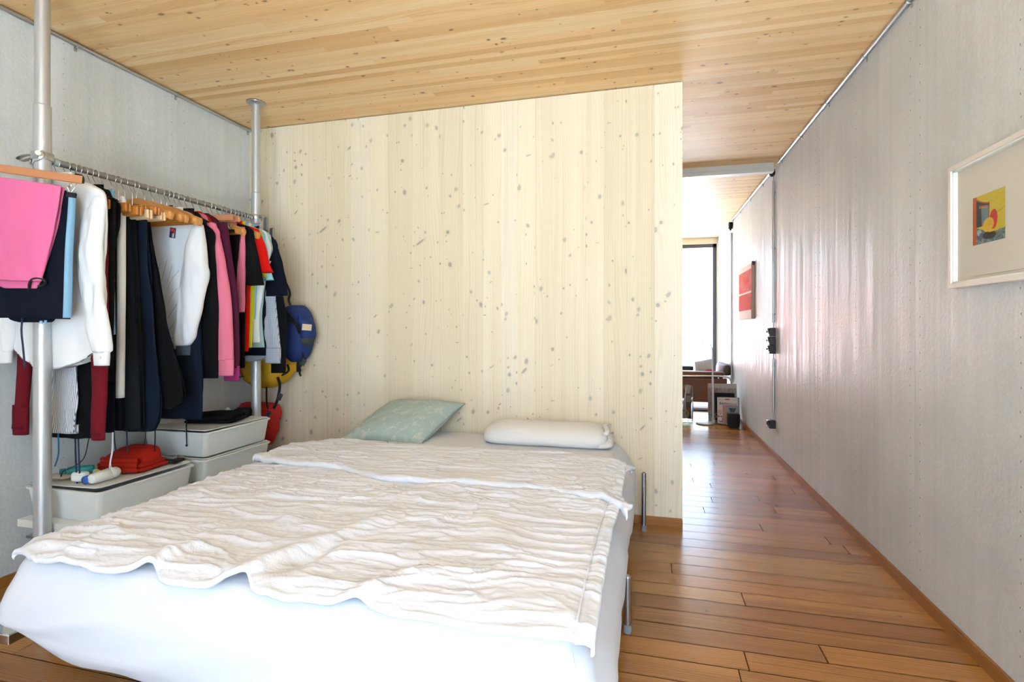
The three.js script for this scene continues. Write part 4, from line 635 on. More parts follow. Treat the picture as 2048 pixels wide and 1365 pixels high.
// ---- clip hanger on the pole clamp with two pairs of shorts, facing the room
{
  const yaw = 0.199, t = thing('clip_hanger', 'reddish wooden clip hanger hooked on the thick pole in front of the white shirt', 'hanger', [-2.243, 1.705, -1.459], yaw);
  const roll = -0.15, rot = (g) => g.rotateZ(roll);
  obj('bar', rot(rbox(0.385, 0.031, 0.013, 0.005, 0, 0, 0, 4)), W.red, t);
  obj('edge_band', rot(tube([[0.16, 0.0175, 0], [0.185, 0.0155, 0], [0.194, 0.004, 0], [0.1945, -0.012, 0]], 0.0035, 20, 8)), W.black, t);
  obj('hook', tube([[0.0, 0.012, 0], [-0.012, 0.03, -0.002], [-0.01, 0.045, -0.006], [0.012, 0.055, -0.01], [0.022, 0.07, -0.015], [0.012, 0.088, -0.022], [-0.01, 0.098, -0.035], [-0.035, 0.09, -0.05], [-0.045, 0.078, -0.055]], 0.0018, 50, 8), M.dullSteel, t);
  for (const s of [1, -1]) {
    const c = obj('clip', [tube([[0.152 * s, -0.014, 0.005], [0.16 * s, -0.025, 0.01], [0.148 * s, -0.034, 0.012], [0.152 * s, -0.05, 0.006]], 0.0018, 24, 8), tube([[0.166 * s, -0.012, -0.004], [0.17 * s, -0.03, 0.004], [0.162 * s, -0.05, 0.008]], 0.0014, 24, 8), new THREE.TorusGeometry(0.006, 0.0022, 8, 18).translate(0.152 * s, -0.028, 0.009), rbox(0.02, 0.004, 0.012, 0.001, 0.158 * s, -0.052, 0.006)].map((g) => rot(g)), M.chrome, t);
    obj('jaw', rot(rbox(0.036, 0.018, 0.009, 0.002, 0.156 * s, -0.062, 0.0)), W.black, c);
  }
  const shear = (g, y0, y1, k) => { const p = g.attributes.position; for (let i = 0; i < p.count; i++) { const d = clamp((y0 - p.getY(i)) / (y0 - y1)); p.setY(i, p.getY(i) - p.getX(i) * k * (1 - 0.9 * d)); } g.computeVertexNormals(); return g; };
  const a = thing('shorts', 'bright pink shorts folded over the clip hanger in front of the thick pole', 'shorts', [-2.243, 1.705, -1.447], yaw);
  obj('front', shear(loft([[-0.036, -0.178, 0.122, 0.008, 0.004], [-0.12, -0.176, 0.112, 0.011, 0.004], [-0.28, -0.17, 0.078, 0.013, 0.006], [-0.38, -0.165, 0.056, 0.014, 0.008], [-0.412, -0.16, 0.046, 0.012, 0.008]], { M: 50, N: 70, fold: 0.007, freq: 13, fy: 4, seed: 71, hem: 0.01 }), -0.036, -0.41, 0.15), C.hotpink, a);
  obj('back', shear(loft([[-0.038, -0.178, 0.118, 0.006, -0.014], [-0.2, -0.172, 0.09, 0.009, -0.014], [-0.4, -0.165, 0.03, 0.01, -0.012], [-0.438, -0.12, 0.012, 0.008, -0.01]], { M: 40, N: 60, fold: 0.005, freq: 13, seed: 72 }), -0.036, -0.41, 0.15), C.hotpink, a);
  obj('waistband_loop', strap([[0.0, -0.445, 0.008], [0.006, -0.42, 0.012], [0.02, -0.405, 0.014], [0.048, -0.402, 0.012], [0.058, -0.41, 0.004], [0.05, -0.425, 0.0], [0.03, -0.43, 0.002]], 0.008, 0.006, V3(0, 0, 1), 40), W.black, a);
  obj('waistband_tape', strap([[0.026, -0.4005, 0.014], [0.046, -0.3985, 0.013], [0.054, -0.401, 0.01]], 0.004, 0.002, V3(0, 0, 1), 14), C.white, a);
  obj('seam_line', tube([[-0.168, -0.24, 0.016], [-0.15, -0.26, 0.018], [-0.146, -0.3, 0.02], [-0.155, -0.33, 0.02]], 0.0014, 20, 6), std(0xb0486f, 0.9), a);
  const b = thing('track_trousers', 'navy track trousers with light blue side stripe clipped behind the pink shorts', 'trousers', [-2.243, 1.705, -1.477], yaw);
  const nr = [[-0.05, -0.178, 0.142, 0.008], [-0.3, -0.178, 0.128, 0.012], [-0.5, -0.178, 0.122, 0.013], [-0.548, -0.172, 0.12, 0.012]];
  obj('leg', shear(loft(nr, { M: 46, N: 60, fold: 0.006, freq: 14, seed: 73, hem: 0.006 }), -0.05, -0.548, 0.13), C.navy, b);
  obj('side_stripe', shear(loft(nr.map(([y, x0, x1, th]) => [y, x1 - 0.016, x1 + 0.003, th * 0.6 + 0.006, 0.006]), { M: 40, N: 20, fold: 0.002, freq: 14, seed: 73 }), -0.05, -0.548, 0.13), C.ltblue, b);
  obj('lower_leg', loft([[-0.3, -0.178, 0.06, 0.01, -0.02], [-0.53, -0.16, 0.05, 0.012, -0.018], [-0.566, -0.1, 0.03, 0.01, -0.016]], { M: 20, N: 50, fold: 0.005, seed: 74 }), C.navy, b);
  obj('stripe_end', [rbox(0.011, 0.012, 0.004, 0.001, 0.0, -0.566, -0.003), rbox(0.009, 0.012, 0.004, 0.001, 0.018, -0.564, -0.003)], C.ltblue, b);
  obj('drawstring', tube([[-0.072, -0.54, 0.0], [-0.072, -0.6, 0.004], [-0.066, -0.66, 0.004], [-0.06, -0.74, 0.002]], 0.0032, 30, 8), C.navycord, b);
}

// ------------------------------------------------------------------ storage boxes on the shelf
function storageBox(z0, z1, y, label, lid) {
  const L = (z0 - z1) / 2, hw = 0.205, h = 0.125, t = thing('storage_box', label, 'box', [-2.325, y, (z0 + z1) / 2], 0, 'white storage boxes under the clothes rail');
  obj('tub', ringLoft([[0.0, hw - 0.026, L - 0.022, 0.020], [0.004, hw - 0.023, L - 0.019, 0.022], [h - 0.012, hw - 0.009, L - 0.007, 0.022], [h - 0.009, hw, L, 0.026], [h - 0.002, hw + 0.001, L + 0.001, 0.026], [h, hw - 0.001, L - 0.001, 0.026], [h, hw - 0.012, L - 0.012, 0.020], [h - 0.012, hw - 0.013, L - 0.013, 0.020], [0.005, hw - 0.028, L - 0.024, 0.018], [0.004, hw - 0.03, L - 0.026, 0.016]], { n: 8 }), M.boxPlastic, t);
  const g = ringLoft([[-0.004, hw - 0.03, L - 0.03, 0.018], [-0.004, hw - 0.016, L - 0.016, 0.022], [0.001, hw - 0.008, L - 0.008, 0.026], [0.003, hw - 0.009, L - 0.009, 0.026], [0.0035, hw - 0.014, L - 0.014, 0.022], [0.0, hw - 0.02, L - 0.02, 0.019], [-0.002, hw - 0.03, L - 0.03, 0.018]], { n: 8 });
  g.rotateZ(lid[1]); g.rotateX(lid[2]); g.translate(lid[3], h + lid[0], 0); obj('lid', g, M.boxPlastic, t);
  return t;
}
storageBox(-1.60, -2.07, 0.3275, 'lidded white storage box nearest the foot of the bed, small things on top', [0.011, 0.018, -0.008, -0.004]);
storageBox(-2.125, -2.60, 0.3275, 'lower white storage box of the stack of two', [0.0035, 0, 0, 0]);
storageBox(-2.125, -2.60, 0.465, 'upper white storage box with black cloth lying on its lid', [0.006, 0.004, -0.012, 0]);

// folded cloths: stacked soft layers with rolled edges
function folded(w, d, layers, th, m, t, seed) {
  for (let k = 0; k < layers; k++) {
    const y0 = k * th, R = rng(seed + k), dx = (R() - 0.5) * 0.012, dz = (R() - 0.5) * 0.012, taper = 1 - 0.05 * k;
    const g = ringLoft([[y0, w * taper - 0.008, d * taper - 0.006, 0.022, dx, dz], [y0 + th * 0.25, w * taper, d * taper, 0.026, dx, dz], [y0 + th * 0.75, w * taper, d * taper, 0.026, dx, dz], [y0 + th, w * taper - 0.008, d * taper - 0.008, 0.022, dx, dz], [y0 + th * 1.04, w * taper * 0.7, d * taper * 0.7, 0.02, dx, dz], [y0 + th * 1.06, w * taper * 0.35, d * taper * 0.35, 0.02, dx, dz]], { n: 8, sub: 16, crease: null, map: (x, y, z) => [x + 0.006 * (fbm(z * 14, y * 40, seed + k, 2) - 0.5) * 2, y + 0.010 * (fbm(x * 9 + 3, z * 9, seed + 1, 2) - 0.5) * (y > th ? 1 : 0) + (y > y0 + th * 0.5 ? 0.012 * Math.cos(x / w * 1.3) * Math.cos(z / d * 1.4) * (k === layers - 1 ? 1 : 0.2) : 0), z + 0.006 * (fbm(x * 14, y * 40, seed + k + 3, 2) - 0.5) * 2] });
    obj('fold', g, m, t);
  }
}
{
  const t = thing('folded_shirt', 'rust-red folded shirt lying on the nearest storage box', 'shirt', [-2.315, 0.4685, -1.905], 0.12);
  folded(0.12, 0.085, 2, 0.017, C.brick, t, 81);
  obj('top_fold', loft([[0.098, -0.03, 0.07, 0.012, -0.03], [0.085, -0.075, 0.1, 0.045, -0.025], [0.065, -0.105, 0.115, 0.07, -0.01], [0.045, -0.12, 0.12, 0.085, 0.0], [0.03, -0.12, 0.118, 0.09, 0.004], [0.018, -0.11, 0.11, 0.08, 0.004]], { M: 30, N: 60, fold: 0.008, freq: 9, fy: 8, e: 0.85, seed: 83 }), C.brick, t);
  for (const [y, r] of [[0.012, 0.013], [0.034, 0.014], [0.053, 0.011]]) obj('front_roll', tube([[0.112, y, 0.085], [0.05, y + 0.002, 0.098], [-0.03, y, 0.094], [-0.085, y - 0.002, 0.07]], r, 30, 12), C.brick, t);
  const u = thing('folded_cloth', 'black folded cloth lying on the upper storage box', 'cloth', [-2.33, 0.598, -2.42], 0.3); folded(0.13, 0.12, 2, 0.016, C.black, u, 91);
  obj('corner', loft([[0.05, 0.06, 0.13, 0.03, -0.11], [0.03, 0.02, 0.14, 0.04, -0.1], [0.006, 0.0, 0.14, 0.05, -0.09]], { M: 12, N: 30, fold: 0.006 }), C.black, u);
}
{
  const y = 0.468;
  const b = thing('roll_on_bottle', 'white roll-on bottle with a grey cap lying on the box lid', 'bottle', [-2.226, y + 0.023, -1.708], 0.10);
  const lay = (g) => g.rotateX(-Math.PI / 2).translate(0, 0, 0.065);
  obj('bottle_body', lay(lathe([[0, 0], [0.015, 0.001], [0.02, 0.007], [0.0235, 0.03], [0.024, 0.082], [0, 0.082]], 32)), M.whitePlastic, b);
  obj('bottle_cap', lay(lathe([[0.0, 0.082], [0.0245, 0.082], [0.0248, 0.1], [0.0225, 0.118], [0.015, 0.129], [0.006, 0.133], [0, 0.1335]], 32)), std(0xc9c9c4, 0.45), b);
  obj('cap_ring', lay(lathe([[0.0244, 0.08], [0.0252, 0.082], [0.0252, 0.087], [0.0244, 0.089]], 32)), std(0xdededa, 0.45), b);
  obj('blue_base', lay(lathe([[0, 0], [0.0165, 0], [0.0165, 0.022], [0, 0.022]], 24)).translate(-0.026, -0.004, 0), std(0x2f62b0, 0.5), b);
  const c = thing('floss_box', 'small white rounded box lying on the box lid', 'box', [-2.312, y, -1.672], 0.2);
  obj('case', rbox(0.062, 0.042, 0.04, 0.014, 0, 0.0215, 0, 5), M.whitePlastic, c); obj('lid_line', ringLoft([[0.031, 0.0314, 0.0204, 0.0145], [0.032, 0.0314, 0.0204, 0.0145]], { n: 6, top: false, bottom: false }), std(0xbdbdb8, 0.5), c);
  const d = thing('teal_tube', 'teal plastic tube lying behind the small white box', 'tube', [-2.44, y + 0.017, -1.765], -0.75);
  obj('tube_body', lathe([[0, -0.05], [0.012, -0.049], [0.016, -0.04], [0.0165, 0.03], [0.015, 0.045], [0, 0.05]], 24).rotateX(Math.PI / 2), std(0x2b9aa0, 0.45), d); obj('tube_cap', lathe([[0, 0.05], [0.012, 0.05], [0.012, 0.07], [0, 0.071]], 24).rotateX(Math.PI / 2), std(0x23868c, 0.45), d);
  const e = thing('lip_balm', 'small yellow and white tube beside the white bottle', 'tube', [-2.325, y + 0.012, -1.758], 1.2);
  obj('label_sleeve', cyl(V3(0, 0, -0.016), V3(0, 0, 0.025), 0.0115), std(0xe0cf3c, 0.5), e); obj('cap', cyl(V3(0, 0, -0.04), V3(0, 0, -0.016), 0.0118), M.whitePlastic, e);
  const f = thing('clear_case', 'small clear plastic case with a black base by the red shirt', 'case', [-2.215, y, -2.025], 0.15);
  obj('case_shell', ringLoft([[0.014, 0.036, 0.03, 0.006], [0.034, 0.034, 0.028, 0.006], [0.036, 0.03, 0.024, 0.005]], { n: 4, bottom: false }), M.glass, f); obj('case_base', rbox(0.08, 0.013, 0.066, 0.003, 0, 0.0075, 0), W.black, f); obj('contents', rbox(0.04, 0.014, 0.03, 0.004, -0.005, 0.022, 0), std(0x6c6f6e, 0.7), f);
  const p = thing('paper_sheet', 'crumpled cream paper lying under the teal tube', 'paper', [-2.46, y - 0.004, -1.75], 0.1);
  obj('leaf', sheet(24, 24, (i, j, o) => { const x = (i / 24 - 0.5) * 0.13, z = (j / 24 - 0.5) * 0.18; o[0] = x; o[1] = 0.004 + 0.012 * fbm(x * 30, z * 20, 6, 3); o[2] = z; }), std(0xd7cfc0, 0.9), p);
}
// ------------------------------------------------------------------ bags in the corner
const bagFab = (c) => phys(c, 0.75, 0, { bumpMap: knitBump, bumpScale: 0.0003 });
const strapM = std(0x15171a, 0.7), strapGrey = std(0x3c4448, 0.7);
function blob(rows, m, name, parent, o = {}) { return obj(name, loft(rows, { M: 40, N: 48, fold: 0.008, freq: 12, fy: 5, e: 1, ...o }), m, parent); }
{
  const t = thing('backpack', 'blue backpack with black straps hanging beside the clothes rail', 'backpack', [-2.19, 1.08, -2.95]);
  const B = bagFab(0x162f6c);
  blob([[0.185, -0.07, 0.0, 0.03, -0.01], [0.17, -0.1, 0.04, 0.06, 0], [0.12, -0.115, 0.075, 0.085, 0.005], [0.04, -0.12, 0.095, 0.1, 0.01], [-0.06, -0.115, 0.088, 0.1, 0.01], [-0.14, -0.09, 0.06, 0.085, 0.005], [-0.185, -0.05, 0.02, 0.055, 0]], B, 'main_bag', t, { seed: 81 });
  const pk = blob([[0.12, 0.02, 0.06, 0.03, 0.04], [0.08, 0.02, 0.105, 0.06, 0.03], [0.0, 0.03, 0.125, 0.06, 0.03], [-0.04, 0.03, 0.115, 0.05, 0.03], [-0.07, 0.03, 0.08, 0.03, 0.03]], B, 'front_pocket', t, { seed: 82 });
  obj('reflective_tab', rbox(0.06, 0.04, 0.006, 0.002).rotateY(0.95).rotateZ(-0.12).translate(0.105, 0.04, 0.075), std(0xd8c3a0, 0.6), pk);
  obj('pocket_flap', loft([[-0.03, 0.02, 0.126, 0.045, 0.034], [-0.06, 0.03, 0.112, 0.04, 0.034], [-0.085, 0.04, 0.085, 0.02, 0.034]], { M: 12, N: 30, fold: 0.004 }), strapGrey, pk);
  obj('strap', [strap([[-0.1, 0.17, 0.08], [-0.05, 0.15, 0.095], [0.02, 0.1, 0.115], [0.06, 0.05, 0.11], [0.075, 0.0, 0.1]], 0.024, 0.004, V3(0.5, 0.8, 0.3)), strap([[-0.12, 0.075, 0.085], [-0.04, 0.08, 0.11], [0.03, 0.075, 0.118], [0.07, 0.05, 0.11]], 0.016, 0.004, V3(0, 1, 0))], strapM, t);
  obj('handle', strap([[-0.07, 0.18, 0.0], [-0.09, 0.22, -0.005], [-0.1, 0.27, -0.03], [-0.11, 0.45, 0.1], [-0.09, 0.60, 0.2]], 0.02, 0.004, V3(0, 0, 1)), strapM, t);
  obj('buckle', [rbox(0.034, 0.026, 0.01, 0.004, -0.085, 0.08, 0.112), rbox(0.02, 0.012, 0.014, 0.003, -0.085, 0.08, 0.116)], M.blackMatt, t);
  obj('loose_strap', [strap([[0.02, -0.17, 0.04], [0.018, -0.21, 0.045], [0.02, -0.25, 0.045]], 0.022, 0.004, V3(1, 0, 0)), strap([[0.035, -0.23, 0.045], [0.035, -0.26, 0.05], [0.045, -0.275, 0.05]], 0.014, 0.003, V3(1, 0, 0)), strap([[0.055, -0.12, 0.05], [0.062, -0.16, 0.055], [0.06, -0.19, 0.055], [0.04, -0.215, 0.055], [0.035, -0.24, 0.05]], 0.014, 0.004, V3(1, 0, 0))], strapM, t);
  obj('strap_buckle', rbox(0.028, 0.04, 0.01, 0.003).rotateZ(-0.6).translate(0.07, -0.185, 0.06), strapGrey, t);
}
{
  const t = thing('backpack', 'mustard yellow backpack low behind the blue one', 'backpack', [-2.43, 0.88, -2.94]);
  const Y = bagFab(0xcf9a14);
  blob([[0.22, -0.12, 0.1, 0.03, 0], [0.18, -0.18, 0.17, 0.07, 0.005], [0.06, -0.2, 0.21, 0.09, 0.01], [-0.04, -0.2, 0.205, 0.09, 0.01], [-0.11, -0.17, 0.16, 0.08, 0.01], [-0.15, -0.1, 0.08, 0.05, 0.005], [-0.162, -0.05, 0.03, 0.03, 0]], Y, 'main_bag', t, { seed: 84 });
  blob([[0.02, 0.16, 0.23, 0.03, 0.02], [-0.01, 0.15, 0.245, 0.04, 0.02], [-0.05, 0.15, 0.23, 0.03, 0.02]], Y, 'side_pocket', t, { seed: 85, M: 14 });
  const a = obj('loose_strap', [strap([[-0.19, 0.03, 0.07], [-0.205, -0.04, 0.08], [-0.19, -0.085, 0.085], [-0.15, -0.09, 0.09], [-0.11, -0.08, 0.095]], 0.02, 0.004, V3(0, 0, 1)), strap([[0.14, -0.08, 0.08], [0.16, -0.13, 0.085], [0.15, -0.2, 0.085], [0.13, -0.25, 0.08], [0.11, -0.285, 0.08]], 0.018, 0.004, V3(1, 0, 0)), strap([[0.04, -0.15, 0.06], [0.045, -0.24, 0.065], [0.05, -0.32, 0.06], [0.02, -0.35, 0.06]], 0.012, 0.003, V3(1, 0, 0)), strap([[0.2, 0.0, 0.06], [0.21, -0.04, 0.065], [0.17, -0.07, 0.08]], 0.014, 0.003, V3(1, 0, 0))], strapM, t);
  obj('strap_buckle', [rbox(0.03, 0.045, 0.01, 0.003).rotateZ(-0.5).translate(0.165, -0.205, 0.09), rbox(0.024, 0.042, 0.01, 0.003).rotateZ(-0.5).translate(0.06, -0.325, 0.068), rbox(0.026, 0.04, 0.01, 0.003).translate(-0.195, 0.0, 0.09)], strapGrey, t);
  obj('shoulder_strap', strap([[-0.05, 0.2, 0.02], [-0.02, 0.35, 0.05], [0.0, 0.6, 0.12], [0.05, 0.8, 0.17]], 0.03, 0.006, V3(0, 0, 1)), strapM, t);
}
{
  const t = thing('life_vest', 'red rolled foam vest with a grey strap standing in the corner', 'vest', [-2.47, 0.2, -2.93]);
  const Rm = bagFab(0xb81d17);
  obj('roll', [loft([[0.42, -0.12, 0.1, 0.02], [0.405, -0.16, 0.135, 0.05], [0.36, -0.175, 0.15, 0.065], [0.31, -0.165, 0.14, 0.055], [0.29, -0.13, 0.11, 0.03]], { M: 24, N: 50, fold: 0.006, freq: 14, e: 0.9, seed: 86 })], Rm, t);
  blob([[0.36, -0.12, 0.1, 0.03, 0.01], [0.32, -0.14, 0.14, 0.05, 0.012], [0.25, -0.14, 0.14, 0.055, 0.012], [0.17, -0.13, 0.1, 0.05, 0.012], [0.13, -0.12, 0.07, 0.045, 0.01], [0.09, -0.11, 0.075, 0.045, 0.01], [0.04, -0.12, 0.1, 0.05, 0.01], [-0.1, -0.13, 0.13, 0.055, 0.01], [-0.198, -0.13, 0.12, 0.05, 0.01]], Rm, 'panel', t, { seed: 87 });
  obj('strap', [loft([[0.145, -0.13, 0.083, 0.056, 0.012], [0.1, -0.125, 0.078, 0.054, 0.012]], { M: 4, N: 40, fold: 0.001, e: 1 })], std(0x9a938c, 0.7), t);
  obj('roll_fold', tube([[-0.15, 0.385, 0.045], [-0.05, 0.395, 0.062], [0.06, 0.39, 0.06], [0.12, 0.375, 0.04]], 0.006, 30, 8), Rm, t);
}
{
  const t = thing('cream_jar', 'small white round jar standing behind the black folded cloth', 'jar', [-2.405, 0.597, -2.572]);
  obj('jar_body', lathe([[0, 0], [0.022, 0], [0.025, 0.004], [0.025, 0.026], [0, 0.027]], 30), M.whitePlastic, t); obj('jar_lid', lathe([[0, 0.026], [0.016, 0.027], [0.014, 0.036], [0.008, 0.044], [0, 0.046]], 30), M.whitePlastic, t);
}
// ------------------------------------------------------------------ conduits and sockets on the walls
function clipAt(t, p, ax, wallDir) { // saddle clip round a pipe; ax: pipe axis 'z' or 'y'
  const ring = ax === 'z' ? new THREE.TorusGeometry(0.0118, 0.003, 8, 20) : new THREE.TorusGeometry(0.0118, 0.003, 8, 20).rotateX(Math.PI / 2);
  const tab = ax === 'z' ? rbox(0.004, 0.022, 0.014, 0.0015, wallDir * 0.009, -0.02, 0) : rbox(0.004, 0.014, 0.03, 0.0015, wallDir * 0.009, 0, 0.014);
  const c = obj('clip', mergeGeometries([ring, tab].map((g) => (g.index ? g.toNonIndexed() : g))), M.galv, t); c.position.set(...p); return c;
}
{
  const a = thing('conduit', 'galvanised pipe along the top edge of the left wall', 'pipe', [XL + 0.012, H - 0.014, -0.9]);
  obj('pipe', cyl(V3(0, 0, 2.15), V3(0, 0, -2.155), 0.0105, 0.0105, 20), M.steel, a);
  for (const z of [-3.04, -2.468, -1.913, -1.36, -0.8]) clipAt(a, [0, 0, z + 0.9], 'z', -1);
  const b = thing('conduit', 'galvanised pipe along the top edge of the right wall', 'pipe', [XR - 0.012, H - 0.014, -3]);
  obj('pipe', cyl(V3(0, 0, 4.2), V3(0, 0, -1.72), 0.0105, 0.0105, 20), M.steel, b);
  for (const z of [-1.42, -1.975, -2.519, -2.978, -3.533, -4.087, -4.65]) clipAt(b, [0, 0, z + 3], 'z', 1);
  const c = thing('conduit', 'galvanised pipe running from the track to the far black junction box', 'pipe', [XR - 0.012, H - 0.02, -6]);
  obj('pipe', cyl(V3(0, 0, 1.08), V3(0, 0, -1.1), 0.0105, 0.0105, 20), M.steel, c);
  for (const z of [-5.35, -5.95, -6.55]) clipAt(c, [0, 0, z + 6], 'z', 1);
  const d = thing('conduit', 'upright steel pipe from ceiling down to the black triple socket', 'pipe', [XR - 0.012, 0, -4.9]);
  obj('pipe', cyl(V3(0, 2.385, 0), V3(0, 1.16, 0), 0.0105, 0.0105, 20), M.steel, d);
  for (const y of [2.276, 1.798, 1.234]) clipAt(d, [0, y, 0], 'y', 1);
  obj('cable', tube([[0, 2.47, 0.06], [0, 2.44, 0.04], [0.002, 2.42, 0.005], [0, 2.38, 0]], 0.0045, 20, 8), std(0xa9a6a0, 0.6), d); obj('cable', cyl(V3(0.003, 1.165, 0), V3(0.003, 1.11, 0), 0.0045), std(0xb5b2ac, 0.6), d);
  const e = thing('conduit', 'short upright steel pipe between the triple socket and the single socket', 'pipe', [XR - 0.012, 0, -4.9]);
  obj('pipe', cyl(V3(0, 0.848, 0), V3(0, 0.376, 0), 0.0105, 0.0105, 20), M.steel, e);
  for (const y of [0.781, 0.43]) clipAt(e, [0, y, 0], 'y', 1);
  obj('cable', cyl(V3(0.003, 0.9, 0), V3(0.003, 0.84, 0), 0.0045), std(0xb5b2ac, 0.6), e); obj('cable', cyl(V3(0.003, 0.38, 0), V3(0.003, 0.32, 0), 0.0045), std(0xb5b2ac, 0.6), e);
  const f = thing('conduit', 'thin upright pipe below the far black junction box', 'pipe', [XR - 0.012, 0, -7.14]);
  obj('pipe', cyl(V3(0, 2.33, 0), V3(0, 0.1, 0), 0.0105, 0.0105, 20), M.steel, f); for (const y of [2.25, 1.5, 0.8]) clipAt(f, [0, y, 0], 'y', 1);
  const sock = (t, y) => {
    const u = obj('unit', [rbox(0.05, 0.073, 0.075, 0.006, XR - 0.026 - XR, y, 0)], M.black, t);
    obj('flap', [rbox(0.014, 0.05, 0.062, 0.006).rotateZ(0.18).translate(-0.055, y + 0.008, 0), cyl(V3(-0.056, y + 0.002, -0.012), V3(-0.068, y + 0.002, -0.012), 0.009)], M.blackGloss, u);
  };
  const g = thing('socket_box', 'black triple socket on the right wall, one flap above another', 'socket', [XR, 0, -4.9]); for (const y of [1.079, 1.004, 0.929]) sock(g, y);
  const h = thing('socket_box', 'single black socket low on the right wall', 'socket', [XR, 0, -4.9]); sock(h, 0.285);
  const jb = (label, p, s) => { const t = thing('junction_box', label, 'junction box', p); obj('box', new THREE.CylinderGeometry(s, s, 0.04, 8).rotateZ(Math.PI / 2).rotateX(Math.PI / 8), M.blackMatt, t); obj('gland', [cyl(V3(0, -s * 0.8, 0), V3(0, -s * 1.35, 0), 0.011), cyl(V3(0, 0, s * 0.8), V3(0, 0, s * 1.35), 0.011)], M.blackMatt, t); };
  jb('black octagonal junction box near the far ceiling corner', [XR - 0.024, 2.425, -7.14], 0.046); jb('small black junction box at the end of the ceiling track', [XR - 0.03, 2.445, -4.86], 0.024);
}
// ------------------------------------------------------------------ pictures on the right wall
{
  const paint = canvasTex(512, 512, (g, w, h) => {
    const R = rng(3); g.fillStyle = '#c9b53a'; g.fillRect(0, 0, w, h);
    for (let i = 0; i < 260; i++) { g.fillStyle = `rgba(${170 + R() * 50},${150 + R() * 45},${30 + R() * 40},.25)`; g.fillRect(R() * w, R() * h, 30 + R() * 60, 6 + R() * 20); }
    g.fillStyle = '#b3542c'; g.fillRect(0, 0, 64, h); g.fillStyle = '#35383c'; g.beginPath(); g.moveTo(60, 36); g.quadraticCurveTo(150, 90, 268, 110); g.lineTo(262, 260); g.lineTo(150, 330); g.lineTo(60, 330); g.fill();
    g.fillStyle = '#68808a'; g.beginPath(); g.moveTo(140, 120); g.lineTo(262, 130); g.lineTo(256, 290); g.lineTo(150, 330); g.fill();
    g.strokeStyle = '#b03a22'; g.lineWidth = 9; g.beginPath(); g.moveTo(62, 26); g.quadraticCurveTo(150, 86, 272, 104); g.lineTo(264, 270); g.stroke();
    g.fillStyle = '#c98a4a'; for (let i = 0; i < 6; i++) g.fillRect(110 + i * 24, 108 + i * 3, 16, 26); g.fillStyle = '#3a3430'; for (let i = 0; i < 6; i++) g.fillRect(122 + i * 24, 112 + i * 3, 5, 18);
    g.fillStyle = '#5b7376'; g.beginPath(); g.moveTo(64, 330); g.lineTo(250, 400); g.lineTo(512, 405); g.lineTo(512, 512); g.lineTo(64, 512); g.fill();
    for (let i = 0; i < 160; i++) { const c = R(); g.fillStyle = c < 0.5 ? `rgba(150,160,150,${0.2 + R() * 0.3})` : `rgba(45,70,75,${0.2 + R() * 0.4})`; g.beginPath(); g.ellipse(70 + R() * 440, 400 + R() * 110, 8 + R() * 26, 3 + R() * 9, R() * 3, 0, 7); g.fill(); }
    g.fillStyle = '#9aa49f'; g.beginPath(); g.ellipse(110, 390, 40, 34, 0.4, 0, 7); g.fill(); g.fillStyle = '#4a5f7a'; g.beginPath(); g.ellipse(150, 430, 40, 30, 0.4, 0, 7); g.fill();
    g.fillStyle = '#23241f'; g.beginPath(); g.ellipse(270, 440, 105, 40, 0.05, 0, 7); g.fill(); g.fillStyle = '#c2302a'; g.beginPath(); g.ellipse(335, 290, 62, 105, 0.1, 0, 7); g.fill();
    g.fillStyle = '#d2ad33'; g.beginPath(); g.ellipse(255, 330, 88, 72, -0.2, 0, 7); g.fill(); g.fillStyle = '#cdb03a'; g.fillRect(260, 385, 150, 26); g.fillStyle = 'rgba(80,60,20,.6)'; for (let i = 0; i < 9; i++) g.fillRect(225 + R() * 70, 290 + R() * 60, 5, 5);
    g.strokeStyle = 'rgba(110,90,20,.8)'; g.lineWidth = 4; g.beginPath(); g.moveTo(275, 245); g.quadraticCurveTo(390, 240, 512, 190); g.stroke();
  });
  const z0 = -2.185, z1 = -1.65, y0 = 1.258, y1 = 1.688, d = 0.036, t = thing('framed_picture', 'white framed small yellow abstract painting on the right wall', 'picture', [XR, (y0 + y1) / 2, (z0 + z1) / 2]);
  const hz = (z1 - z0) / 2, hy = (y1 - y0) / 2, f = 0.016, fm = std(0xe4ddd4, 0.5);
  for (const [p, q, r, s] of [[-hz, hz, hy - f, hy], [-hz, hz, -hy, -hy + f], [-hz, -hz + f, -hy + f, hy - f], [hz - f, hz, -hy + f, hy - f]]) obj('frame', ubox(-d, -0.001, r, s, p, q), fm, t);
  for (const [p, q, r, s] of [[-hz + f, hz - f, hy - f - 0.006, hy - f], [-hz + f, hz - f, -hy + f, -hy + f + 0.006], [-hz + f, -hz + f + 0.006, -hy + f, hy - f], [hz - f - 0.006, hz - f, -hy + f, hy - f]]) obj('spacer', ubox(-d + 0.006, -0.003, r, s, p, q), std(0xeef0e8, 0.5), t);
  obj('mount', ubox(-0.0165, -0.002, -hy + f, hy - f, -hz + f, hz - f), std(0xd9d3c6, 0.95), t);
  obj('sheet_edge', ubox(-0.0178, -0.0165, -0.1825, -0.181, -0.17, 0.18), std(0xb9b2a6, 0.9), t);
  const cz = -1.994 - (z0 + z1) / 2, art = new THREE.PlaneGeometry(0.162, 0.159).rotateY(-Math.PI / 2).translate(-0.0172, 0.0, cz); obj('painting', art, std(0xffffff, 0.8, 0, { map: paint }), t);
  obj('glass', new THREE.PlaneGeometry((hz - f) * 2, (hy - f) * 2).rotateY(-Math.PI / 2).translate(-d + 0.008, 0, 0), M.pictureGlass, t);
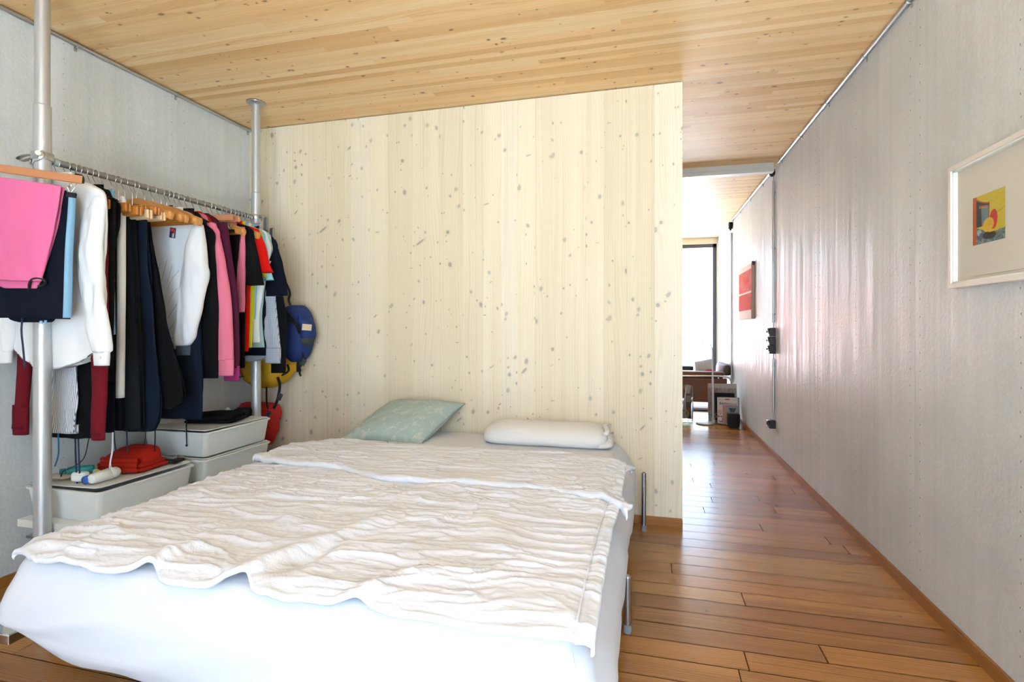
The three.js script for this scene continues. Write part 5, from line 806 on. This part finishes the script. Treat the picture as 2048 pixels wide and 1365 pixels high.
  obj('hanging_peg', [cyl(V3(-0.001, hy + 0.018, 0.1), V3(-0.02, hy + 0.018, 0.1), 0.006), rbox(0.008, 0.026, 0.012, 0.003, -0.006, hy + 0.008, 0.1)], M.black, t);
}
{
  const red = canvasTex(128, 256, (g, w, h) => { const R = rng(9); g.fillStyle = '#d2544a'; g.fillRect(0, 0, w, h); g.fillStyle = '#da786e'; g.fillRect(0, 0, w, h * 0.5); for (let i = 0; i < 60; i++) { g.fillStyle = `rgba(225,${60 + R() * 50},${45 + R() * 40},.35)`; g.beginPath(); g.ellipse(R() * w, R() * h, 6 + R() * 16, 6 + R() * 22, R() * 3, 0, 7); g.fill(); } g.fillStyle = '#f3ded6'; g.fillRect(0, h * 0.5, w, 8); g.fillRect(0, h * 0.84, w, h * 0.16); g.fillRect(0, 0, w, 26); });
  const t = thing('framed_picture', 'frameless red print standing off the right wall beyond the sockets', 'picture', [XR, 1.495, -6.1]);
  obj('panel', rbox(0.032, 0.575, 0.73, 0.002, -0.018, 0, 0, 2), std(0xb59a8a, 0.7), t);
  obj('print', new THREE.PlaneGeometry(0.725, 0.57).rotateY(-Math.PI / 2).translate(-0.0348, 0, 0), phys(0xffffff, 0.9, 0, { map: red, specularIntensity: 0.2 }), t);
  obj('hanging_peg', [cyl(V3(-0.001, 0.29, 0.36), V3(-0.03, 0.29, 0.36), 0.012), rbox(0.02, 0.03, 0.02, 0.003, -0.015, 0.275, 0.36)], M.black, t);
}
// ------------------------------------------------------------------ the far room
{
  const brown = std(0x6f4a30, 0.55), tan = std(0x8a6446, 0.6), dark = std(0x4a352a, 0.6);
  const t = thing('sofa', 'brown leather sofa with chrome tube frame in front of the far window', 'sofa', [0.15, 0, -7.4]);
  const X = (x) => x - 0.15, Z = (z) => z + 7.4;
  obj('back_panel', loft([[0.475, X(-0.7), X(1.0), 0.012], [0.46, X(-0.7), X(1.005), 0.02], [0.3, X(-0.7), X(1.0), 0.022], [0.19, X(-0.7), X(0.97), 0.02], [0.165, X(-0.7), X(0.95), 0.012]], { M: 20, N: 60, fold: 0.006, freq: 5, e: 0.35 }).translate(0, 0, Z(-7.02)), brown, t);
  const fr = (p, n) => obj(n, tube(p.map(([x, y, z]) => [X(x), y, Z(z)]), 0.0135, 60, 10), M.chrome, t);
  fr([[-0.75, 0.03, -7.0], [-0.75, 0.44, -7.0], [-0.70, 0.49, -7.0], [0.3, 0.493, -7.0], [0.98, 0.495, -7.0], [1.035, 0.48, -7.0], [1.05, 0.43, -7.0], [1.05, 0.03, -7.0]], 'frame_tube');
  fr([[0.9, 0.49, -7.02], [0.9, 0.3, -7.02], [0.9, 0.16, -7.05]], 'post'); fr([[-0.55, 0.49, -7.02], [-0.55, 0.3, -7.02], [-0.55, 0.16, -7.05]], 'post');
  fr([[1.05, 0.03, -7.0], [1.045, 0.02, -7.05], [1.045, 0.02, -7.75], [1.05, 0.03, -7.8], [1.05, 0.5, -7.8]], 'floor_tube'); fr([[-0.75, 0.03, -7.0], [-0.745, 0.02, -7.05], [-0.745, 0.02, -7.75], [-0.75, 0.03, -7.8], [-0.75, 0.5, -7.8]], 'floor_tube');
  obj('seat_cushion', rbox(1.66, 0.13, 0.7, 0.05, X(0.14), 0.44, Z(-7.42), 5), tan, t);
  obj('top_cushion', rbox(1.6, 0.05, 0.14, 0.022, X(0.18), 0.528, Z(-7.08), 5), brown, t);
  obj('arm_roll', loft([[0.64, -0.02, 0.03, 0.3], [0.625, -0.045, 0.06, 0.34], [0.57, -0.06, 0.072, 0.35], [0.51, -0.06, 0.07, 0.34], [0.5, -0.04, 0.05, 0.3]], { M: 18, N: 40, fold: 0.004, e: 0.6 }).translate(X(1.005), 0, Z(-7.42)), dark, t);
  const p = thing('cushion', 'pale grey cushion propped on the far sofa', 'cushion', [0.78, 0.575, -7.5]);
  obj('cushion_cover', pillowGeo(0.27, 0.22, 0.11, { n: 30, seed: 5 }), std(0xa9adb2, 0.9), p); p.rotation.set(1.1, 0, 0.5);
  const l = thing('dark_case', 'dark flat case lying on the far sofa', 'case', [0.42, 0.55, -7.7]); obj('case_body', rbox(0.46, 0.06, 0.3, 0.012, 0, 0, 0, 3), std(0x2a2b2b, 0.6), l); obj('case_lid_edge', rbox(0.462, 0.006, 0.302, 0.002, 0, 0.008, 0, 2), std(0x444, 0.5), l);
  const r = thing('red_cloth', 'small crimson cloth bunched beside the grey cushion on the sofa', 'cloth', [0.85, 0.508, -7.38]);
  obj('bunch', loft([[0.05, -0.03, 0.02, 0.02], [0.042, -0.06, 0.05, 0.04], [0.02, -0.08, 0.07, 0.05], [0, -0.09, 0.08, 0.05]], { M: 14, N: 30, fold: 0.01 }), std(0xa01f3a, 0.85), r);
  const rug = thing('rug', 'thick white rug under the far sofa', 'rug', [0.05, 0, -7.85]);
  obj('pile', rbox(1.9, 0.035, 0.95, 0.012, 0, 0.0185, 0, 3), std(0xe4dfd2, 0.95), rug); obj('binding', ubox(-0.95, 0.95, 0.001, 0.012, 0.475, 0.478), std(0x54503f, 0.9), rug);
}
{
  const ink = canvasTex(256, 256, (g, w, h) => { const R = rng(12); g.fillStyle = '#a39a8e'; g.fillRect(0, 0, w, h); for (let i = 0; i < 900; i++) { g.strokeStyle = `rgba(${40 + R() * 120},${40 + R() * 115},${40 + R() * 105},.4)`; g.lineWidth = 1 + R() * 3; const x = R() * w, y = 20 + R() * (h - 20); g.beginPath(); g.arc(x, y, 2 + R() * 10, R() * 6, R() * 6 + 3); g.stroke(); } g.fillStyle = 'rgba(180,172,160,.75)'; g.fillRect(0, 0, w, 30); });
  const lean = (t, a) => { t.rotation.x = a; };
  const b = thing('art_board', 'grey board with an ink drawing leaning below the sofa end', 'board', [0.885, 0.004, -6.53]); lean(b, -0.12);
  obj('board', rbox(0.32, 0.45, 0.012, 0.002, 0, 0.226, 0, 2), std(0x9c948a, 0.8), b); obj('drawing', new THREE.PlaneGeometry(0.312, 0.442).translate(0, 0.226, 0.0068), std(0xffffff, 0.85, 0, { map: ink }), b);
  const c = thing('black_folder', 'black folder leaning in front of the ink drawing board', 'folder', [0.905, 0.004, -6.485]); lean(c, -0.1); obj('cover', rbox(0.215, 0.345, 0.02, 0.004, 0, 0.174, 0, 2), M.blackMatt, c); obj('spine_strip', rbox(0.012, 0.345, 0.022, 0.003, -0.108, 0.174, 0, 2), std(0x2a2a2c, 0.6), c);
  const comicTex = canvasTex(256, 340, (g, w, h) => {
    g.fillStyle = '#cfc0b4'; g.fillRect(0, 0, w, h); g.fillStyle = '#c23a2c'; g.fillRect(96, 14, 62, 16); g.fillStyle = '#8a7f78'; g.fillRect(14, 24, 74, 4); g.fillRect(166, 24, 74, 4);
    g.fillStyle = '#26304a'; g.font = 'bold 44px serif'; g.fillText('Bätter', 22, 92); g.font = 'italic 40px serif'; g.fillText('land', 158, 96);
    const R = rng(77); for (let i = 0; i < 40; i++) { g.fillStyle = ['#b98d7c', '#d8cdc2', '#9aa0a2', '#8c6f66', '#c9a183'][Math.floor(R() * 5)]; g.beginPath(); g.ellipse(20 + R() * 215, 170 + R() * 160, 8 + R() * 24, 8 + R() * 30, R() * 3, 0, 7); g.fill(); } g.fillStyle = '#2a2422'; g.fillRect(84, 170, 20, 76);
  });
  const d = thing('comic_album', 'pale comic album with dark title leaning before the black folder', 'book', [0.925, 0.003, -6.43]); lean(d, -0.1);
  obj('pages', rbox(0.216, 0.292, 0.012, 0.001, 0, 0.15, 0, 1), std(0xd8d2c8, 0.9), d); obj('cover', rbox(0.222, 0.3, 0.002, 0.0008, 0, 0.151, 0.007, 1), std(0xcfc0b4, 0.6), d); obj('cover_print', new THREE.PlaneGeometry(0.22, 0.298).translate(0, 0.151, 0.0087), std(0xffffff, 0.5, 0, { map: comicTex }), d);
  const d2 = thing('comic_album', 'second album standing behind the pale comic with its edge showing', 'book', [0.94, 0.003, -6.452]); lean(d2, -0.1); obj('pages', rbox(0.216, 0.292, 0.01, 0.001, 0.008, 0.15, 0, 1), std(0xc9c3ba, 0.9), d2); obj('cover', rbox(0.222, 0.302, 0.002, 0.0008, 0.008, 0.151, 0.006, 1), std(0x8d9aa0, 0.6), d2);
  const k = thing('book', 'pinkish book with plain cover leaning before the comic album', 'book', [0.945, 0.003, -6.39]); lean(k, -0.08); obj('pages', rbox(0.15, 0.212, 0.016, 0.001, 0, 0.109, 0, 1), std(0xddd6cc, 0.9), k); obj('cover', rbox(0.158, 0.22, 0.002, 0.0008, 0, 0.111, 0.009, 1), std(0xb88778, 0.6), k);
  const vt = canvasTex(128, 192, (g, w, h) => { g.fillStyle = '#7e949c'; g.fillRect(0, 0, w, h); g.fillStyle = '#8f857c'; g.fillRect(0, 0, w, 14); g.fillStyle = '#3a3f3d'; g.beginPath(); g.moveTo(22, 22); g.lineTo(106, 22); g.lineTo(78, 78); g.lineTo(50, 78); g.fill(); g.fillStyle = '#b98f8b'; g.fillRect(8, 86, 112, 6); });
  const v = thing('book', 'blue-grey book with a dark wedge print behind the black loudspeaker', 'book', [0.965, 0.003, -6.345]); lean(v, -0.06); obj('pages', rbox(0.12, 0.212, 0.012, 0.001, 0, 0.109, 0, 1), std(0xddd6cc, 0.9), v); obj('cover', rbox(0.126, 0.22, 0.002, 0.0008, 0, 0.111, 0.007, 1), std(0x7e949c, 0.6), v); obj('cover_print', new THREE.PlaneGeometry(0.124, 0.218).translate(0, 0.111, 0.0086), std(0xffffff, 0.5, 0, { map: vt }), v);
  const s = thing('loudspeaker', 'small black cube loudspeaker on the floor by the skirting', 'speaker', [0.958, 0, -6.235]);
  obj('grille', ringLoft([[0.006, 0.05, 0.048, 0.022], [0.014, 0.058, 0.056, 0.024], [0.06, 0.064, 0.062, 0.026], [0.145, 0.064, 0.062, 0.026], [0.156, 0.06, 0.058, 0.026]], { n: 8 }), M.blackMatt, s); obj('top_panel', ringLoft([[0.156, 0.058, 0.056, 0.024], [0.161, 0.054, 0.052, 0.022], [0.162, 0.04, 0.038, 0.016]], { n: 8 }), M.black, s); obj('foot', ringLoft([[0, 0.05, 0.048, 0.02], [0.007, 0.05, 0.048, 0.02]], { n: 6 }), std(0x0a0a0a, 0.9), s);
  const cb = thing('power_cable', 'thin black cable on the floor behind the loudspeaker', 'cable', [0.86, 0.004, -6.34]); obj('wire', tube([[-0.05, 0, -0.05], [-0.03, 0, -0.02], [0.01, 0, 0.0], [0.05, 0, 0.03], [0.07, 0, 0.06]], 0.003, 40, 8), M.blackMatt, cb); obj('plug', rbox(0.012, 0.008, 0.02, 0.003, -0.052, 0.001, -0.06), M.blackMatt, cb);
  const lp = thing('floor_lamp', 'slim silver floor lamp with a round base and jointed arm', 'lamp', [0.681, 0, -6.41]); lp.scale.setScalar(0.972);
  obj('base', lathe([[0, 0], [0.105, 0], [0.11, 0.004], [0.11, 0.011], [0.1, 0.017], [0, 0.019]], 48), M.alu, lp);
  obj('pole', [cyl(V3(0.088, 0.012, 0), V3(0.082, 0.55, 0), 0.0125, 0.0125), cyl(V3(0.082, 0.55, 0), V3(0.076, 0.91, 0), 0.008, 0.008)], M.alu, lp);
  obj('pole_socket', [rbox(0.026, 0.04, 0.026, 0.004, 0.094, 0.034, 0)], M.whitePlastic, lp);
  const ar = obj('arm', [cyl(V3(0.05, 0.945, 0), V3(-0.5, 1.075, 0), 0.0055)], M.steel, lp); obj('joint', [cyl(V3(0.076, 0.9, 0), V3(0.066, 0.935, 0), 0.006), new THREE.SphereGeometry(0.009, 14, 10).translate(0.06, 0.938, 0)], M.dullSteel, lp);
  obj('lamp_head', rbox(0.2, 0.012, 0.05, 0.005, -0.55, 1.075, 0), M.alu, lp);
  obj('cable_twist', tube([[0.12, 0.03, 0.02], [0.1, 0.06, 0.02], [0.12, 0.09, 0.022], [0.105, 0.115, 0.02], [0.14, 0.14, 0.01]], 0.004, 30, 8), std(0xb4866a, 0.8), lp);
  const g = thing('glass_vase', 'clear glass cylinder holding rolled paper and tape by the partition', 'vase', [0.465, 0, -6.5]);
  obj('vessel', lathe([[0, 0.002], [0.085, 0.002], [0.09, 0.01], [0.092, 0.43], [0.089, 0.43], [0.087, 0.025], [0, 0.022]], 48), phys(0xffffff, 0.02, 0, { transmission: 1, thickness: 0.004, ior: 1.45, attenuationColor: new THREE.Color(0xbfe6d8), attenuationDistance: 0.15 }), g);
  const p1 = thing('paper_roll', 'grey paper roll standing in the glass cylinder', 'paper roll', [0.46, 0.03, -6.5]); obj('roll', cyl(V3(-0.02, 0, -0.01), V3(0.045, 0.40, -0.01), 0.026, 0.026, 24, true), std(0xb5a9a2, 0.9), p1); obj('inner_turn', cyl(V3(-0.02, 0.002, -0.01), V3(0.045, 0.398, -0.01), 0.019, 0.019, 24, true), std(0xa39791, 0.9), p1);
  const p2 = thing('tape_roll', 'roll of yellow-green tape lying in the glass cylinder', 'tape', [0.45, 0.094, -6.45], 0.25); obj('tape', new THREE.LatheGeometry([[0.04, -0.012], [0.056, -0.012], [0.056, 0.012], [0.04, 0.012], [0.04, -0.012]].map((q) => new THREE.Vector2(...q)), 40).rotateX(Math.PI / 2), std(0x8f9a3a, 0.5), p2); obj('core', new THREE.LatheGeometry([[0.036, -0.012], [0.04, -0.012], [0.04, 0.012], [0.036, 0.012], [0.036, -0.012]].map((q) => new THREE.Vector2(...q)), 40).rotateX(Math.PI / 2), std(0xc4a777, 0.8), p2);
  const p3 = thing('photo_card', 'dark folded card with a reddish patch in the glass cylinder', 'card', [0.5, 0.03, -6.478], -0.2); obj('card', rbox(0.06, 0.3, 0.003, 0.001, 0, 0.15, 0), std(0x4a4146, 0.6), p3); obj('red_patch', rbox(0.022, 0.03, 0.001, 0.0004, 0.008, 0.12, 0.0022), std(0xa03028, 0.6), p3); obj('pale_patch', rbox(0.05, 0.08, 0.001, 0.0004, 0, 0.24, 0.0022), std(0x8d8784, 0.6), p3);
}
// ------------------------------------------------------------------ outside the far window
{
  const t = thing('facade', 'sunlit white house front across the yard beyond the far window', 'house', [2, -0.25, -24]);
  const wm = std(0xf2efe8, 0.9); obj('wall', ubox(-16, 14, 0, 3.55, -0.4, 0), wm, t); obj('roof', [ubox(-16.3, 14.3, 3.55, 3.7, -3, 0.5)], std(0xd8d2c6, 0.8), t);
  for (const [x, y, w, h] of [[-0.22, 1.6, 0.16, 0.65], [0.46, 1.5, 0.55, 1.2], [-3, 1.5, 1, 1.2], [3.2, 1.5, 1, 1.2]]) { const f = obj('window', [ubox(x - w / 2 - 0.05, x + w / 2 + 0.05, y - h / 2 - 0.05, y - h / 2, -0.05, 0.05), ubox(x - w / 2 - 0.05, x + w / 2 + 0.05, y + h / 2, y + h / 2 + 0.05, -0.05, 0.05), ubox(x - w / 2 - 0.05, x - w / 2, y - h / 2, y + h / 2, -0.05, 0.05), ubox(x + w / 2, x + w / 2 + 0.05, y - h / 2, y + h / 2, -0.05, 0.05)], std(0xd8d8d4, 0.6), t); obj('pane', ubox(x - w / 2, x + w / 2, y - h / 2, y + h / 2, 0.0, 0.01), std(0x7f9aa0, 0.1), f); }
  const s = thing('fabric_screen', 'red fabric wind screen standing on the terrace outside the far window', 'screen', [-0.62, -0.04, -10.8]);
  obj('cloth', sheet(40, 20, (i, j, o) => { const x = (i / 40 - 0.5) * 1.2, y = 0.55 + j / 20 * 1.5; o[0] = x; o[1] = y; o[2] = 0.02 * Math.sin(x * 14); }), std(0xf04a3c, 0.9), s);
  for (const x of [-0.61, 0.61]) obj('pole', cyl(V3(x, 0, 0), V3(x, 2.1, 0), 0.015), M.alu, s);
}
scene.traverse((o) => { if (o.isMesh) { o.castShadow = true; o.receiveShadow = true; } });
renderer.render(scene, camera);
